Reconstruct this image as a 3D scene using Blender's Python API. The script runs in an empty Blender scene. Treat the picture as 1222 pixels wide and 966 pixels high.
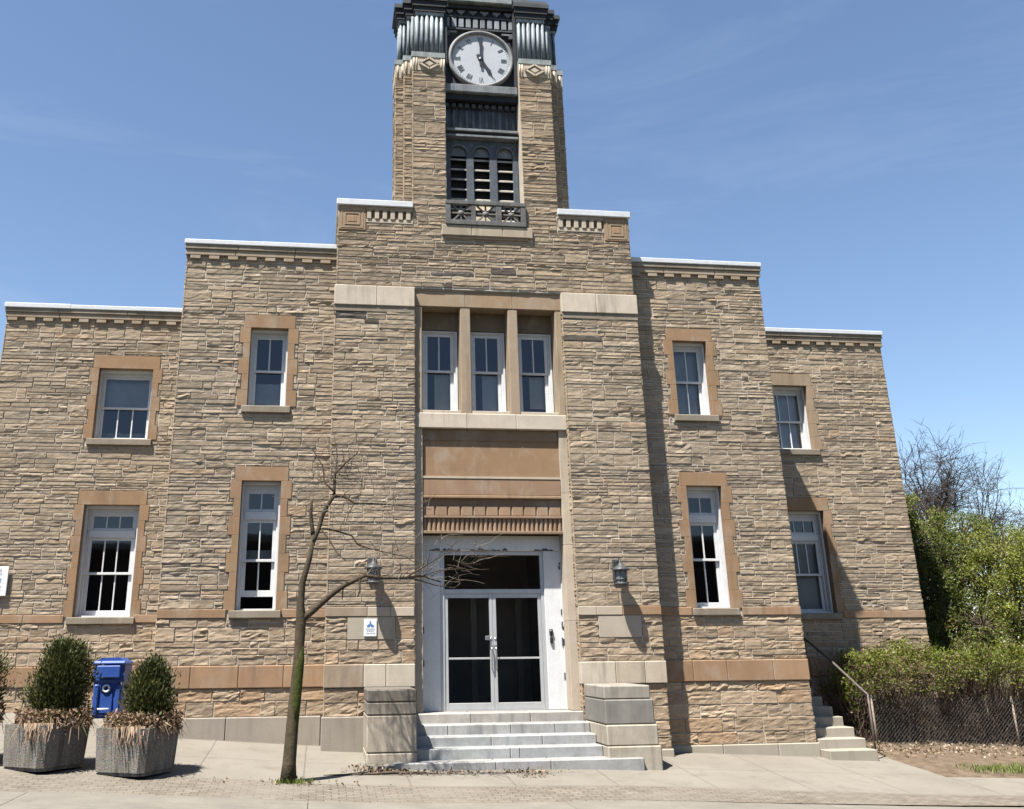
import bpy, math, random
import numpy as np
from mathutils import Vector, Matrix

random.seed(7)
RNG = np.random.default_rng(11)
K = .66
scene = bpy.context.scene
COL = scene.collection
PI = math.pi

# ------------------------------------------------------------------ helpers
def lin(r, g, b):
    def f(c):
        c /= 255.0
        return c / 12.92 if c <= 0.04045 else ((c + 0.055) / 1.055) ** 2.4
    return (f(r), f(g), f(b))

class MB:
    """collects faces; build() links them as one mesh object"""
    def __init__(self):
        self.v = []; self.f = []; self.c = []; self.sm = []; self.nv = 0; self.blocks = []
    def add(self, verts, faces, col=(1, 1, 1), smooth=False):
        b = self.nv
        self.v.extend([tuple(p) for p in verts]); self.nv += len(verts)
        self.c.extend([col] * len(verts))
        for fa in faces:
            self.f.append(tuple(i + b for i in fa)); self.sm.append(smooth)
    def quad(self, a, b, c, d, col=(1, 1, 1)):
        self.add([a, b, c, d], [(0, 1, 2, 3)], col)
    def box(self, x0, x1, y0, y1, z0, z1, col=(1, 1, 1), c=0.0):
        if c <= 0:
            v = [(x0, y0, z0), (x1, y0, z0), (x1, y1, z0), (x0, y1, z0), (x0, y0, z1), (x1, y0, z1), (x1, y1, z1), (x0, y1, z1)]
            f = [(0, 3, 2, 1), (4, 5, 6, 7), (0, 1, 5, 4), (1, 2, 6, 5), (2, 3, 7, 6), (3, 0, 4, 7)]
            self.add(v, f, col); return
        c = min(c, (x1 - x0) * .45, (y1 - y0) * .45, (z1 - z0) * .45)
        X = (x0, x1); Y = (y0, y1); Z = (z0, z1); v = []; idx = {}
        for i in (0, 1):
            for j in (0, 1):
                for k in (0, 1):
                    dx = c if i == 0 else -c; dy = c if j == 0 else -c; dz = c if k == 0 else -c
                    idx[i, j, k] = len(v)
                    v += [(X[i], Y[j] + dy, Z[k] + dz), (X[i] + dx, Y[j], Z[k] + dz), (X[i] + dx, Y[j] + dy, Z[k])]
        f = []
        g = lambda i, j, k, a: idx[i, j, k] + a
        f.append([g(0, 0, 0, 0), g(0, 0, 1, 0), g(0, 1, 1, 0), g(0, 1, 0, 0)]); f.append([g(1, 0, 0, 0), g(1, 1, 0, 0), g(1, 1, 1, 0), g(1, 0, 1, 0)])
        f.append([g(0, 0, 0, 1), g(1, 0, 0, 1), g(1, 0, 1, 1), g(0, 0, 1, 1)]); f.append([g(0, 1, 0, 1), g(0, 1, 1, 1), g(1, 1, 1, 1), g(1, 1, 0, 1)])
        f.append([g(0, 0, 0, 2), g(0, 1, 0, 2), g(1, 1, 0, 2), g(1, 0, 0, 2)]); f.append([g(0, 0, 1, 2), g(1, 0, 1, 2), g(1, 1, 1, 2), g(0, 1, 1, 2)])
        for i in (0, 1):
            for j in (0, 1):
                f.append([g(i, j, 0, 0), g(i, j, 1, 0), g(i, j, 1, 1), g(i, j, 0, 1)][::1 if i != j else -1])
                f.append([g(i, 0, j, 0), g(i, 1, j, 0), g(i, 1, j, 2), g(i, 0, j, 2)])
                f.append([g(0, i, j, 1), g(1, i, j, 1), g(1, i, j, 2), g(0, i, j, 2)])
                for k in (0, 1):
                    f.append([g(i, j, k, 0), g(i, j, k, 1), g(i, j, k, 2)])
        self.add(v, f, col)
    def prism(self, poly, z0, z1, col=(1, 1, 1)):
        n = len(poly)
        v = [(p[0], p[1], z0) for p in poly] + [(p[0], p[1], z1) for p in poly]
        f = [tuple(range(n))[::-1], tuple(range(n, 2 * n))] + [(i, (i + 1) % n, n + (i + 1) % n, n + i) for i in range(n)]
        self.add(v, f, col)
    def prism_y(self, poly, y0, y1, col=(1, 1, 1)):
        n = len(poly)
        v = [(p[0], y0, p[1]) for p in poly] + [(p[0], y1, p[1]) for p in poly]
        f = [tuple(range(n)), tuple(range(n, 2 * n))[::-1]] + [((i + 1) % n, i, n + i, n + (i + 1) % n) for i in range(n)]
        self.add(v, f, col)
    def tube(self, pts, rad, n=8, col=(1, 1, 1), cap=True, smooth=True):
        pts = [Vector(p) for p in pts]
        if not hasattr(rad, '__len__'): rad = [rad] * len(pts)
        v = []; f = []; prev = None
        for i, p in enumerate(pts):
            if i == 0: d = pts[1] - p
            elif i == len(pts) - 1: d = p - pts[i - 1]
            else: d = (pts[i + 1] - pts[i - 1])
            d.normalize()
            if prev is None:
                a = Vector((0, 0, 1)) if abs(d.z) < .9 else Vector((1, 0, 0))
                u = d.cross(a).normalized()
            else:
                u = (prev - d * prev.dot(d)).normalized()
            prev = u; w = d.cross(u)
            for k in range(n):
                t = 2 * PI * k / n
                v.append(p + (u * math.cos(t) + w * math.sin(t)) * rad[i])
        for i in range(len(pts) - 1):
            for k in range(n):
                f.append((i * n + k, i * n + (k + 1) % n, (i + 1) * n + (k + 1) % n, (i + 1) * n + k))
        if cap:
            f.append(tuple(range(n))[::-1]); f.append(tuple(range((len(pts) - 1) * n, len(pts) * n)))
        self.add(v, f, col, smooth)
    def lathe(self, prof, center, n=20, axis='z', col=(1, 1, 1), smooth=True, a0=0, a1=2 * PI):
        v = []; f = []; full = abs(a1 - a0 - 2 * PI) < 1e-6
        m = n if full else n + 1
        for (r, h) in prof:
            for k in range(m):
                t = a0 + (a1 - a0) * k / n
                a, b = r * math.cos(t), r * math.sin(t)
                p = (a, b, h) if axis == 'z' else (a, h, b) if axis == 'y' else (h, a, b)
                v.append((p[0] + center[0], p[1] + center[1], p[2] + center[2]))
        for i in range(len(prof) - 1):
            for k in range(n):
                k2 = (k + 1) % m
                f.append((i * m + k, i * m + k2, (i + 1) * m + k2, (i + 1) * m + k))
        self.add(v, f, col, smooth)
    def bar(self, a, b, w, t, nrm, col=(1, 1, 1)):
        """flat bar a-b, width w, thickness t along nrm"""
        a = Vector(a); b = Vector(b); nrm = Vector(nrm).normalized(); d = (b - a).normalized(); s = d.cross(nrm).normalized() * w / 2; n = nrm * t / 2
        v = [a - s - n, a + s - n, b + s - n, b - s - n, a - s + n, a + s + n, b + s + n, b - s + n]
        self.add(v, [(0, 1, 2, 3), (7, 6, 5, 4), (0, 4, 5, 1), (1, 5, 6, 2), (2, 6, 7, 3), (3, 7, 4, 0)], col)
    def block(self, verts, faces, cols):
        """numpy block of quads"""
        self.blocks.append((verts, faces, cols))
    def build(self, name, mat, parent=None, matidx_blocks=0):
        me = bpy.data.meshes.new(name)
        if self.blocks:
            vs = [np.array(self.v, float).reshape(-1, 3)]; cs = [np.array(self.c, float).reshape(-1, 3)]
            faces = list(self.f); off = len(self.v); nb = len(self.f)
            for (v, f, c) in self.blocks:
                vs.append(v); cs.append(c); faces.extend((f + off).tolist()); off += len(v)
            V = np.concatenate(vs); Cc = np.concatenate(cs)
            me.from_pydata(V.tolist(), [], faces)
        else:
            nb = len(self.f); Cc = np.array(self.c, float).reshape(-1, 3)
            me.from_pydata(self.v, [], self.f)
        mats = mat if isinstance(mat, (list, tuple)) else [mat]
        for m in mats: me.materials.append(m)
        nf = len(me.polygons)
        sm = np.zeros(nf, bool); sm[:nb] = np.array(self.sm, bool)
        me.polygons.foreach_set('use_smooth', sm)
        if self.blocks and len(mats) > 1:
            mi = np.zeros(nf, np.int32); mi[nb:] = 1
            me.polygons.foreach_set('material_index', mi)
        at = me.color_attributes.new('col', 'FLOAT_COLOR', 'POINT')
        at.data.foreach_set('color', np.concatenate([Cc, np.ones((len(Cc), 1))], 1).astype(np.float32).ravel())
        me.update()
        o = bpy.data.objects.new(name, me); COL.objects.link(o)
        if parent is not None:
            o.parent = parent
            o.matrix_parent_inverse = Matrix.Identity(4)
            base = getattr_loc(parent)
            o.location = (-base[0], -base[1], -base[2]) if parent.type == 'EMPTY' else (0, 0, 0)
        return o

def getattr_loc(o): return o.location

def tag(o, label=None, cat=None, group=None, kind=None):
    if label: o['label'] = label
    if cat: o['category'] = cat
    if group: o['group'] = group
    if kind: o['kind'] = kind
    return o
def thing(name, label, cat, loc=(0, 0, 0), group=None):
    o = bpy.data.objects.new(name, None); COL.objects.link(o); o.location = loc; o.empty_display_size = .2
    return tag(o, label, cat, group)
def copy_tree(o, parent=None):
    c = o.copy(); COL.objects.link(c)
    if parent is not None: c.parent = parent
    for ch in list(o.children): copy_tree(ch, c)
    return c

# ------------------------------------------------------------------ materials
def new_mat(name):
    m = bpy.data.materials.new(name); m.use_nodes = True; nt = m.node_tree
    for n in list(nt.nodes): nt.nodes.remove(n)
    out = nt.nodes.new('ShaderNodeOutputMaterial'); bs = nt.nodes.new('ShaderNodeBsdfPrincipled')
    nt.links.new(bs.outputs[0], out.inputs[0])
    return m, nt, bs
class N:
    def __init__(s, nt): s.nt = nt
    def node(s, t, **k):
        n = s.nt.nodes.new(t)
        for a, b in k.items(): setattr(n, a, b)
        return n
    def link(s, a, b): s.nt.links.new(a, b)
    def coord(s, scale=(1, 1, 1)):
        tc = s.node('ShaderNodeTexCoord'); mp = s.node('ShaderNodeMapping'); mp.inputs['Scale'].default_value = scale
        s.link(tc.outputs['Object'], mp.inputs[0]); return mp.outputs[0]
    def noise(s, scale, detail=4, rough=.6, vec=None, vscale=(1, 1, 1), dist=0):
        n = s.node('ShaderNodeTexNoise'); n.inputs['Scale'].default_value = scale; n.inputs['Detail'].default_value = detail
        n.inputs['Roughness'].default_value = rough; n.inputs['Distortion'].default_value = dist
        s.link(vec if vec is not None else s.coord(vscale), n.inputs['Vector']); return n.outputs['Fac']
    def ramp(s, fac, stops):
        r = s.node('ShaderNodeValToRGB'); e = r.color_ramp.elements
        while len(e) < len(stops): e.new(.5)
        for el, (p, c) in zip(e, stops):
            el.position = p; el.color = (c[0], c[1], c[2], 1) if hasattr(c, '__len__') else (c, c, c, 1)
        s.link(fac, r.inputs[0]); return r.outputs[0]
    def mix(s, fac, a, b, mode='MIX'):
        m = s.node('ShaderNodeMix', data_type='RGBA', blend_type=mode)
        for sock, val in ((m.inputs[0], fac), (m.inputs[6], a), (m.inputs[7], b)):
            if hasattr(val, 'is_output'): s.link(val, sock)
            elif hasattr(val, '__len__'): sock.default_value = (val[0], val[1], val[2], 1)
            else: sock.default_value = val
        return m.outputs[2]
    def math(s, op, a, b=0.0):
        m = s.node('ShaderNodeMath', operation=op)
        for sock, val in ((m.inputs[0], a), (m.inputs[1], b)):
            if hasattr(val, 'is_output'): s.link(val, sock)
            else: sock.default_value = val
        return m.outputs[0]
    def bump(s, h, strength, dist=.02):
        b = s.node('ShaderNodeBump'); b.inputs['Strength'].default_value = strength; b.inputs['Distance'].default_value = dist
        s.link(h, b.inputs['Height']); return b.outputs[0]
    def attr(s, name='col'):
        a = s.node('ShaderNodeVertexColor'); a.layer_name = name; return a.outputs[0]

def simple(name, color, rough=.7, var=.15, scale=6, bump=.15, bscale=40, metallic=0.0, use_attr=False, streak=0.0, streakcol=(.12, .1, .08), spec=.3, bdist=.01, k=None):
    m, nt, bs = new_mat(name); n = N(nt); k = K if k is None else k
    base = n.attr() if use_attr else None
    f = n.noise(scale, 5, .65)
    lo = tuple(max(0, c * (1 - var)) for c in color); hi = tuple(min(1, c * (1 + var)) for c in color)
    c = n.ramp(f, [(.3, lo), (.7, hi)])
    if use_attr: c = n.mix(1.0, c, base, 'MULTIPLY')
    f2 = n.noise(bscale, 3, .6)
    c = n.mix(.5, c, n.ramp(f2, [(.25, .82), (.75, 1.15)]), 'MULTIPLY')
    if use_attr and name.startswith('dressed'):
        c = n.mix(n.math('MULTIPLY', n.ramp(n.noise(1.0, 4, .65, vscale=(2.2, 2.2, 1.5)), [(.50, 0.0), (.68, 1.0)]), .42), c, (.50, .445, .37))
    if streak > 0:
        s = n.noise(1.0, 4, .6, vscale=(7, 7, .7))
        s2 = n.noise(.9, 2, .5)
        kk = n.math('MULTIPLY', n.ramp(s, [(.5, 0.0), (.72, 1.0)]), n.ramp(s2, [(.4, 0.0), (.65, 1.0)]))
        c = n.mix(n.math('MULTIPLY', kk, streak), c, streakcol)
    c = n.mix(1.0, c, (k, k, k), 'MULTIPLY')
    n.link(c, bs.inputs['Base Color'])
    bs.inputs['Roughness'].default_value = rough; bs.inputs['Metallic'].default_value = metallic
    bs.inputs['Specular IOR Level'].default_value = spec
    if bump: n.link(n.bump(f2, bump, bdist), bs.inputs['Normal'])
    return m

M = {}
def stone_mat():
    m, nt, bs = new_mat('rock_faced_sandstone'); n = N(nt)
    a = n.attr()
    f = n.noise(1, 5, .7, vscale=(9, 9, 30))
    c = n.mix(1.0, a, n.ramp(f, [(.28, .72), (.5, 1.0), (.74, 1.18)]), 'MULTIPLY')
    g = n.noise(90, 2, .7)
    c = n.mix(.6, c, n.ramp(g, [(.25, .75), (.75, 1.2)]), 'MULTIPLY')
    big = n.noise(.35, 3, .6)
    c = n.mix(.7, c, n.ramp(big, [(.3, (.88, .88, .9)), (.7, (1.07, 1.04, 1.0))]), 'MULTIPLY')
    st = n.noise(1.0, 4, .65, vscale=(5, 5, 1.1))
    c = n.mix(n.math('MULTIPLY', n.ramp(st, [(.55, 0.0), (.75, 1.0)]), .45), c, (.14, .122, .10))
    c = n.mix(1.0, c, (.755, .733, .695), 'MULTIPLY'); n.link(c, bs.inputs['Base Color']); bs.inputs['Roughness'].default_value = .95; bs.inputs['Specular IOR Level'].default_value = .1
    h = n.noise(1, 4, .7, vscale=(25, 25, 60))
    n.link(n.bump(h, .6, .012), bs.inputs['Normal'])
    return m
M['stone'] = stone_mat()
M['mortar'] = simple('lime_mortar', (.52, .465, .395), .95, .15, 4, .3, 60, spec=.1, k=.68)
M['dressed'] = simple('dressed_sandstone', (1, 1, 1), .9, .17, 2.6, .25, 55, use_attr=True, streak=.6, streakcol=(.16, .13, .1), spec=.12, bdist=.006, k=.56)
M['marble'] = simple('grey_marble', (1, 1, 1), .55, .32, 3.5, .12, 30, use_attr=True, streak=.75, streakcol=(.14, .15, .17), spec=.3, bdist=.004, k=.50)
M['paint'] = simple('weathered_white_paint', (.72, .73, .74), .55, .07, 3, .1, 40, streak=.35, streakcol=(.35, .34, .33), spec=.35, bdist=.003)
M['sashpaint'] = simple('sash_white_paint', (.70, .71, .72), .5, .08, 5, .08, 60, spec=.35, bdist=.002)
M['alu'] = simple('dull_aluminium', (.58, .585, .59), .42, .08, 4, .05, 60, metallic=.35, spec=.5, bdist=.002)
M['flash'] = simple('white_metal_flashing', (.62, .64, .66), .4, .05, 2, .05, 12, spec=.5)
M['metal'] = simple('weathered_patina_metal', (1, 1, 1), .65, .5, 4.5, .2, 30, metallic=.0, use_attr=True, streak=.85, streakcol=(.018, .02, .024), spec=.25, bdist=.005)
M['dark'] = simple('dark_interior', (.035, .034, .033), .9, .2, 2, 0, 20)
M['blind'] = simple('grey_roller_blind', (.60, .62, .64), .9, .12, 2, .1, 50)
M['dial'] = simple('clock_dial_white', (.47, .50, .535), .5, .03, 3, 0, 20)
M['black'] = simple('black_enamel', (.025, .026, .03), .4, .2, 8, .05, 50, spec=.5)
M['lampgrey'] = simple('grey_lamp_metal', (.06, .064, .07), .5, .3, 9, .1, 50, metallic=.0, spec=.35)
M['lampglass'] = simple('frosted_lamp_glass', (.16, .17, .18), .35, .1, 9, 0, 50, spec=.6)
M['sign'] = simple('white_sign_enamel', (.82, .83, .84), .35, .03, 3, 0, 30, spec=.5)
M['signblue'] = simple('blue_sign_ink', (.10, .22, .45), .5, .05, 3, 0, 30)
M['signgrey'] = simple('grey_sign_ink', (.30, .36, .42), .5, .05, 3, 0, 30)
M['blue'] = simple('blue_moulded_plastic', (.03, .085, .33), .42, .18, 5, .1, 60, spec=.4, streak=.3, streakcol=(.05, .07, .12), bdist=.003)
M['bark'] = simple('tree_bark', (1, 1, 1), .95, .5, 11, 1.0, 28, use_attr=True, spec=.1)
M['rustiron'] = simple('old_handrail_iron', (.13, .11, .10), .6, .35, 14, .15, 60, metallic=.2)
M['rustpost'] = simple('rusty_fence_post', (.30, .24, .19), .8, .4, 9, .1, 50)
M['galv'] = simple('galvanised_wire', (.17, .165, .16), .5, .2, 20, 0, 60, metallic=.5)
M['soilmat'] = simple('dry_soil', (.16, .12, .085), 1, .4, 5, .7, 35, spec=.05, bdist=.03)
M['concrete_wall'] = simple('smooth_concrete_plinth', (1, 1, 1), .9, .14, 1.6, .2, 60, use_attr=True, streak=.4, streakcol=(.18, .16, .14), spec=.12, bdist=.005, k=.5)
M['earth'] = simple('earth_ground', (.14, .125, .07), 1, .4, .8, .5, 8, spec=.05)
M['wood'] = simple('pale_board', (.62, .52, .38), .8, .1, 4, .1, 40)
M['chrome'] = simple('steel_handle', (.55, .55, .56), .3, .05, 9, 0, 50, metallic=.8)
M['peel'] = simple('bare_dark_wood_patch', (.05, .06, .085), .8, .2, 20, .2, 60)

def glass_mat():
    m, nt, bs = new_mat('window_glass'); n = N(nt)
    nt.nodes.remove(bs); out = [x for x in nt.nodes if x.type == 'OUTPUT_MATERIAL'][0]
    gl = n.node('ShaderNodeBsdfGlossy'); gl.inputs['Roughness'].default_value = .03; gl.inputs['Color'].default_value = (.9, .93, 1, 1)
    tr = n.node('ShaderNodeBsdfTransparent'); tr.inputs['Color'].default_value = (.86, .88, .88, 1)
    fr = n.node('ShaderNodeFresnel'); fr.inputs['IOR'].default_value = 1.65
    k = n.math('MULTIPLY', fr.outputs[0], .95)
    mx = n.node('ShaderNodeMixShader'); n.link(k, mx.inputs[0]); n.link(tr.outputs[0], mx.inputs[1]); n.link(gl.outputs[0], mx.inputs[2])
    w = n.noise(1.3, 2, .5); n.link(n.bump(w, .06, .02), gl.inputs['Normal'])
    n.link(mx.outputs[0], out.inputs[0]); return m
M['glass'] = glass_mat()

def leaf_mat(name, trans=.35):
    m, nt, bs = new_mat(name); n = N(nt)
    out = [x for x in nt.nodes if x.type == 'OUTPUT_MATERIAL'][0]
    a = n.attr(); bs.inputs['Roughness'].default_value = .6; bs.inputs['Specular IOR Level'].default_value = .25
    n.link(a, bs.inputs['Base Color'])
    t = n.node('ShaderNodeBsdfTranslucent'); n.link(n.mix(1, a, (1.1, 1.2, .5), 'MULTIPLY'), t.inputs[0])
    mx = n.node('ShaderNodeMixShader'); mx.inputs[0].default_value = trans
    n.link(bs.outputs[0], mx.inputs[1]); n.link(t.outputs[0], mx.inputs[2]); n.link(mx.outputs[0], out.inputs[0])
    return m
M['leaf'] = leaf_mat('green_leaves', .35)
M['needle'] = leaf_mat('evergreen_needles', .12)
M['straw'] = leaf_mat('dried_stems', .2)

# ------------------------------------------------------------------ camera and light
cam = bpy.data.cameras.new('camera'); co = bpy.data.objects.new('camera', cam); COL.objects.link(co); scene.camera = co
R = Vector((0.9920812, -0.12519122, -0.0101024)); U = Vector((-0.03055373, -0.31857544, 0.94740496)); F = Vector((0.12182516, 0.93959398, 0.31987776))
mw = Matrix(((R.x, U.x, -F.x, -3.1211), (R.y, U.y, -F.y, -17.2095), (R.z, U.z, -F.z, .9219), (0, 0, 0, 1)))
co.matrix_world = mw
cam.sensor_width = 36; cam.sensor_fit = 'HORIZONTAL'; cam.lens = 1124.955 / 1222 * 36
cam.shift_x = (611 - 530.319) / 1222; cam.shift_y = -(483 - 399.19) / 1222
cam.clip_start = .1; cam.clip_end = 3000

SUN = Vector((-1.1, -1.0, 3.08)).normalized()
el = math.asin(SUN.z); az = math.atan2(SUN.x, SUN.y)
sl = bpy.data.lights.new('sun', 'SUN'); so = bpy.data.objects.new('sun', sl); COL.objects.link(so)
sl.energy = 5.0; sl.angle = math.radians(.53); sl.color = (1.0, .955, .88)
so.rotation_euler = (-SUN).to_track_quat('-Z', 'Y').to_euler(); so.location = (-20, -30, 40)
w = bpy.data.worlds.new('World'); scene.world = w; w.use_nodes = True
nt = w.node_tree; n = N(nt)
bg = nt.nodes['Background']
sky = nt.nodes.new('ShaderNodeTexSky'); sky.sky_type = 'NISHITA'; sky.sun_disc = False; sky.sun_elevation = el; sky.sun_rotation = az
sky.altitude = 150; sky.air_density = 1.0; sky.dust_density = 0.25; sky.ozone_density = 1.8
tcw = nt.nodes.new('ShaderNodeTexCoord')
wv = nt.nodes.new('ShaderNodeMapping'); wv.inputs['Scale'].default_value = (2.2, 2.2, 11.0); wv.inputs['Rotation'].default_value = (.25, .12, 0); nt.links.new(tcw.outputs['Generated'], wv.inputs[0])
wisp = n.ramp(n.noise(1.0, 6, .62, vec=wv.outputs[0], dist=.6), [(.50, 0.0), (.85, .16)])
nt.links.new(n.mix(wisp, sky.outputs[0], (4.6, 5.1, 5.8)), bg.inputs[0]); bg.inputs[1].default_value = .058
scene.view_settings.view_transform = 'Standard'; scene.view_settings.look = 'None'; scene.view_settings.gamma = 1; scene.view_settings.exposure = 1.68
scene.view_settings.use_curve_mapping = False
scene.cycles.use_denoising = True
try: scene.cycles.denoiser = 'OPENIMAGEDENOISE'
except Exception: pass
scene.cycles.max_bounces = 6; scene.cycles.transparent_max_bounces = 12
scene.cycles.caustics_reflective = False; scene.cycles.caustics_refractive = False

# ------------------------------------------------------------------ ground
GX = [-60, -12, -8, -5.2, -2.98, -1.5, 1.5, 3, 6, 12, 60]; GZ = [2.3, -.12, -.30, -.45, -.61, -.68, -.735, -.825, -.975, -1.2, -3.0]
def g0(x):
    return sum(np.interp(x + d, GX, GZ) for d in (-.6, -.3, 0, .3, .6)) / 5
def G(x, y):
    return g0(x) + .075 * max(-4.2, min(y, 3.0))
def sheet(name, xs, ys, dz, mat, label_kind='structure', hole=None):
    mb = MB(); nx, ny = len(xs), len(ys)
    v = [(x, y, G(x, y) + dz) for y in ys for x in xs]
    f = [(j * nx + i, j * nx + i + 1, (j + 1) * nx + i + 1, (j + 1) * nx + i) for j in range(ny - 1) for i in range(nx - 1)]
    mb.add(v, f, smooth=True)
    return tag(mb.build(name, mat), kind=label_kind)
def rng_(a, b, st): return list(np.linspace(a, b, max(2, int(round((b - a) / st)) + 1)))

def concrete_ground():
    m, nt, bs = new_mat('pale_concrete_slabs'); n = N(nt)
    f = n.noise(.8, 5, .65); c = n.ramp(f, [(.3, (.47, .43, .365)), (.7, (.57, .53, .455))])
    c = n.mix(.6, c, n.ramp(n.noise(60, 3, .7), [(.25, .84), (.75, 1.1)]), 'MULTIPLY')
    c = n.mix(n.math('MULTIPLY', n.ramp(n.noise(2.3, 4, .7), [(.52, 0.0), (.74, 1.0)]), .42), c, (.28, .245, .20))
    tc = n.node('ShaderNodeTexCoord'); sx = n.node('ShaderNodeSeparateXYZ'); n.link(tc.outputs['Object'], sx.inputs[0])
    wob = n.math('MULTIPLY', n.math('SUBTRACT', n.noise(1.5, 3, .6), .5), .05)
    def line(sock, off, per, wd):
        t = n.math('ADD', sock, wob); t = n.math('SUBTRACT', t, off); t = n.math('PINGPONG', t, per / 2)
        return n.math('LESS_THAN', t, wd)
    l = n.math('MAXIMUM', line(sx.outputs[0], 1.25, 1.51, .012), line(sx.outputs[1], -1.1, 1.51, .012))
    c = n.mix(n.math('MULTIPLY', l, .45), c, (.2, .175, .14))
    c = n.mix(1.0, c, (.298, .294, .29), 'MULTIPLY'); n.link(c, bs.inputs['Base Color']); bs.inputs['Roughness'].default_value = .95; bs.inputs['Specular IOR Level'].default_value = .1
    h = n.math('SUBTRACT', n.math('MULTIPLY', n.noise(70, 3, .7), .2), l)
    n.link(n.bump(h, .5, .008), bs.inputs['Normal']); return m
def paver_ground():
    m, nt, bs = new_mat('small_brick_pavers'); n = N(nt)
    b = n.node('ShaderNodeTexBrick'); b.offset = .5; n.link(n.coord((1, 1, 1)), b.inputs['Vector'])
    b.inputs['Scale'].default_value = 1; b.inputs['Brick Width'].default_value = .2; b.inputs['Row Height'].default_value = .1; b.inputs['Mortar Size'].default_value = .007
    b.inputs['Color1'].default_value = (.50, .445, .375, 1); b.inputs['Color2'].default_value = (.38, .33, .27, 1); b.inputs['Mortar'].default_value = (.2, .17, .13, 1); b.inputs['Bias'].default_value = -.1
    c = n.mix(.8, b.outputs['Color'], n.ramp(n.noise(5, 5, .7), [(.3, .72), (.7, 1.2)]), 'MULTIPLY')
    c = n.mix(n.ramp(n.noise(.7, 4, .7), [(.42, 0.0), (.68, .75)]), c, (.50, .46, .39))
    c = n.mix(1.0, c, (.29, .285, .28), 'MULTIPLY'); n.link(c, bs.inputs['Base Color']); bs.inputs['Roughness'].default_value = .95; bs.inputs['Specular IOR Level'].default_value = .1
    n.link(n.bump(b.outputs['Fac'], -.6, .01), bs.inputs['Normal']); return m
def asphalt():
    return simple('grey_asphalt', (.085, .083, .08), .9, .25, 3, .5, 120, spec=.2)
M['slab'] = concrete_ground(); M['paver'] = paver_ground(); M['asphalt'] = asphalt()
M['kerbc'] = simple('kerb_concrete', (.52, .48, .41), .9, .15, 1.5, .25, 60, streak=.25, streakcol=(.25, .22, .18), spec=.1, k=.27)

gx = sorted(set(rng_(-60, 60, 2.0) + rng_(-12, 14, .5) + [-900, -300, -120, 120, 300, 900]))
gy = sorted(set(rng_(-3.5, 4, .5) + [-900, -200, -60, -30, -20, -14, -9, -6, -4.4, 6, 10, 20, 40, 100, 300, 1200]))
sheet('ground', gx, gy, -.30, M['earth'])
def far_road():
    mb = MB(); xs = rng_(-60, 60, 1.5); ys = [-13.5, -9, -6, -3.2]
    v = [(x, y, G(x, max(y, -4.2)) - .135) for y in ys for x in xs]; nx = len(xs)
    mb.add(v, [(j * nx + i, j * nx + i + 1, (j + 1) * nx + i + 1, (j + 1) * nx + i) for j in range(3) for i in range(nx - 1)], smooth=True)
    tag(mb.build('road', M['asphalt']), kind='structure')
far_road()
sw = sheet('sidewalk', rng_(-60, 7.25, .5), rng_(-2.65, 2.75, .45), 0, M['slab'])
sheet('sidewalk', rng_(7.25, 60, 1), rng_(-2.65, -1.25, .35), 0, M['slab'])
def pavers():
    mb = MB(); xs = rng_(-60, 60, .75); nx = len(xs); v = []
    for t in (0, .35, .7, 1):
        for x in xs:
            ye = -3.63 + .0486 * max(-30, min(x, 20)); y = -2.65 + (ye + 2.65) * t if x < 18 else -2.65 - .1 * t; v.append((x, y, G(x, y) + .002))
    mb.add(v, [(j * nx + i, j * nx + i + 1, (j + 1) * nx + i + 1, (j + 1) * nx + i) for j in range(3) for i in range(nx - 1)][::1], smooth=True)
    tag(mb.build('paver_strip', M['paver']), kind='structure')
pavers()
mb = MB()
x = -40.0 - .6
while x < 40:
    for s in range(4):
        a, b = x + .85 * s + (.004 if s == 0 else 0), x + .85 * (s + 1) - (.004 if s == 3 else 0)
        za, zb = [G(a, -3.6) - .012, G(b, -3.6) - .012]
        y1 = -3.60 + .0486 * max(-30, min(a, 20)); y0 = y1 - 1.9
        v = [(a, y0, za - .3), (b, y0, zb - .3), (b, y0, zb - .02), (a, y0, za - .02), (a, y0 + .025, za + .004), (b, y0 + .025, zb + .004), (b, y1, zb + .016), (a, y1, za + .016), (a, y1, za - .1), (b, y1, zb - .1)]
        mb.add(v, [(0, 1, 2, 3), (3, 2, 5, 4), (4, 5, 6, 7), (7, 6, 9, 8)] + ([(0, 3, 4, 7, 8)] if s == 0 else []) + ([(1, 9, 6, 5, 2)] if s == 3 else []))
    x += 3.4
tag(mb.build('kerb', M['kerbc']), kind='structure')
# soil bed to the east of the side steps
mb = MB(); xs = rng_(7.25, 26, .18); ys = rng_(-1.25, 4.2, .18); nx = len(xs)
rr = np.random.default_rng(3)
v = []
for j, y in enumerate(ys):
    for i, xx in enumerate(xs):
        edge = min(1, (xx - 7.25) / .4, (y + 1.25) / .4)
        v.append((xx, y, G(xx, y) - .005 + edge * (.02 + .035 * rr.random()) + (max(0, y - 1.2) * .1)))
mb.add(v, [(j * nx + i, j * nx + i + 1, (j + 1) * nx + i + 1, (j + 1) * nx + i) for j in range(len(ys) - 1) for i in range(nx - 1)], smooth=True)
tag(mb.build('soil_bed', M['soilmat']), kind='structure')

# ------------------------------------------------------------------ stone walling
STONES = [((.345, .285, .218), 8), ((.315, .262, .202), 6), ((.375, .315, .245), 6), ((.285, .24, .188), 3), ((.365, .292, .212), 2.5), ((.395, .338, .268), 3), ((.24, .205, .165), 1.4), ((.36, .262, .18), .6), ((.19, .165, .135), .4)]
_sc = np.array([s[0] for s in STONES]); _sc = _sc * .62 + _sc.mean(0) * .38; _sp = np.array([s[1] for s in STONES], float); _sp /= _sp.sum()

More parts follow.
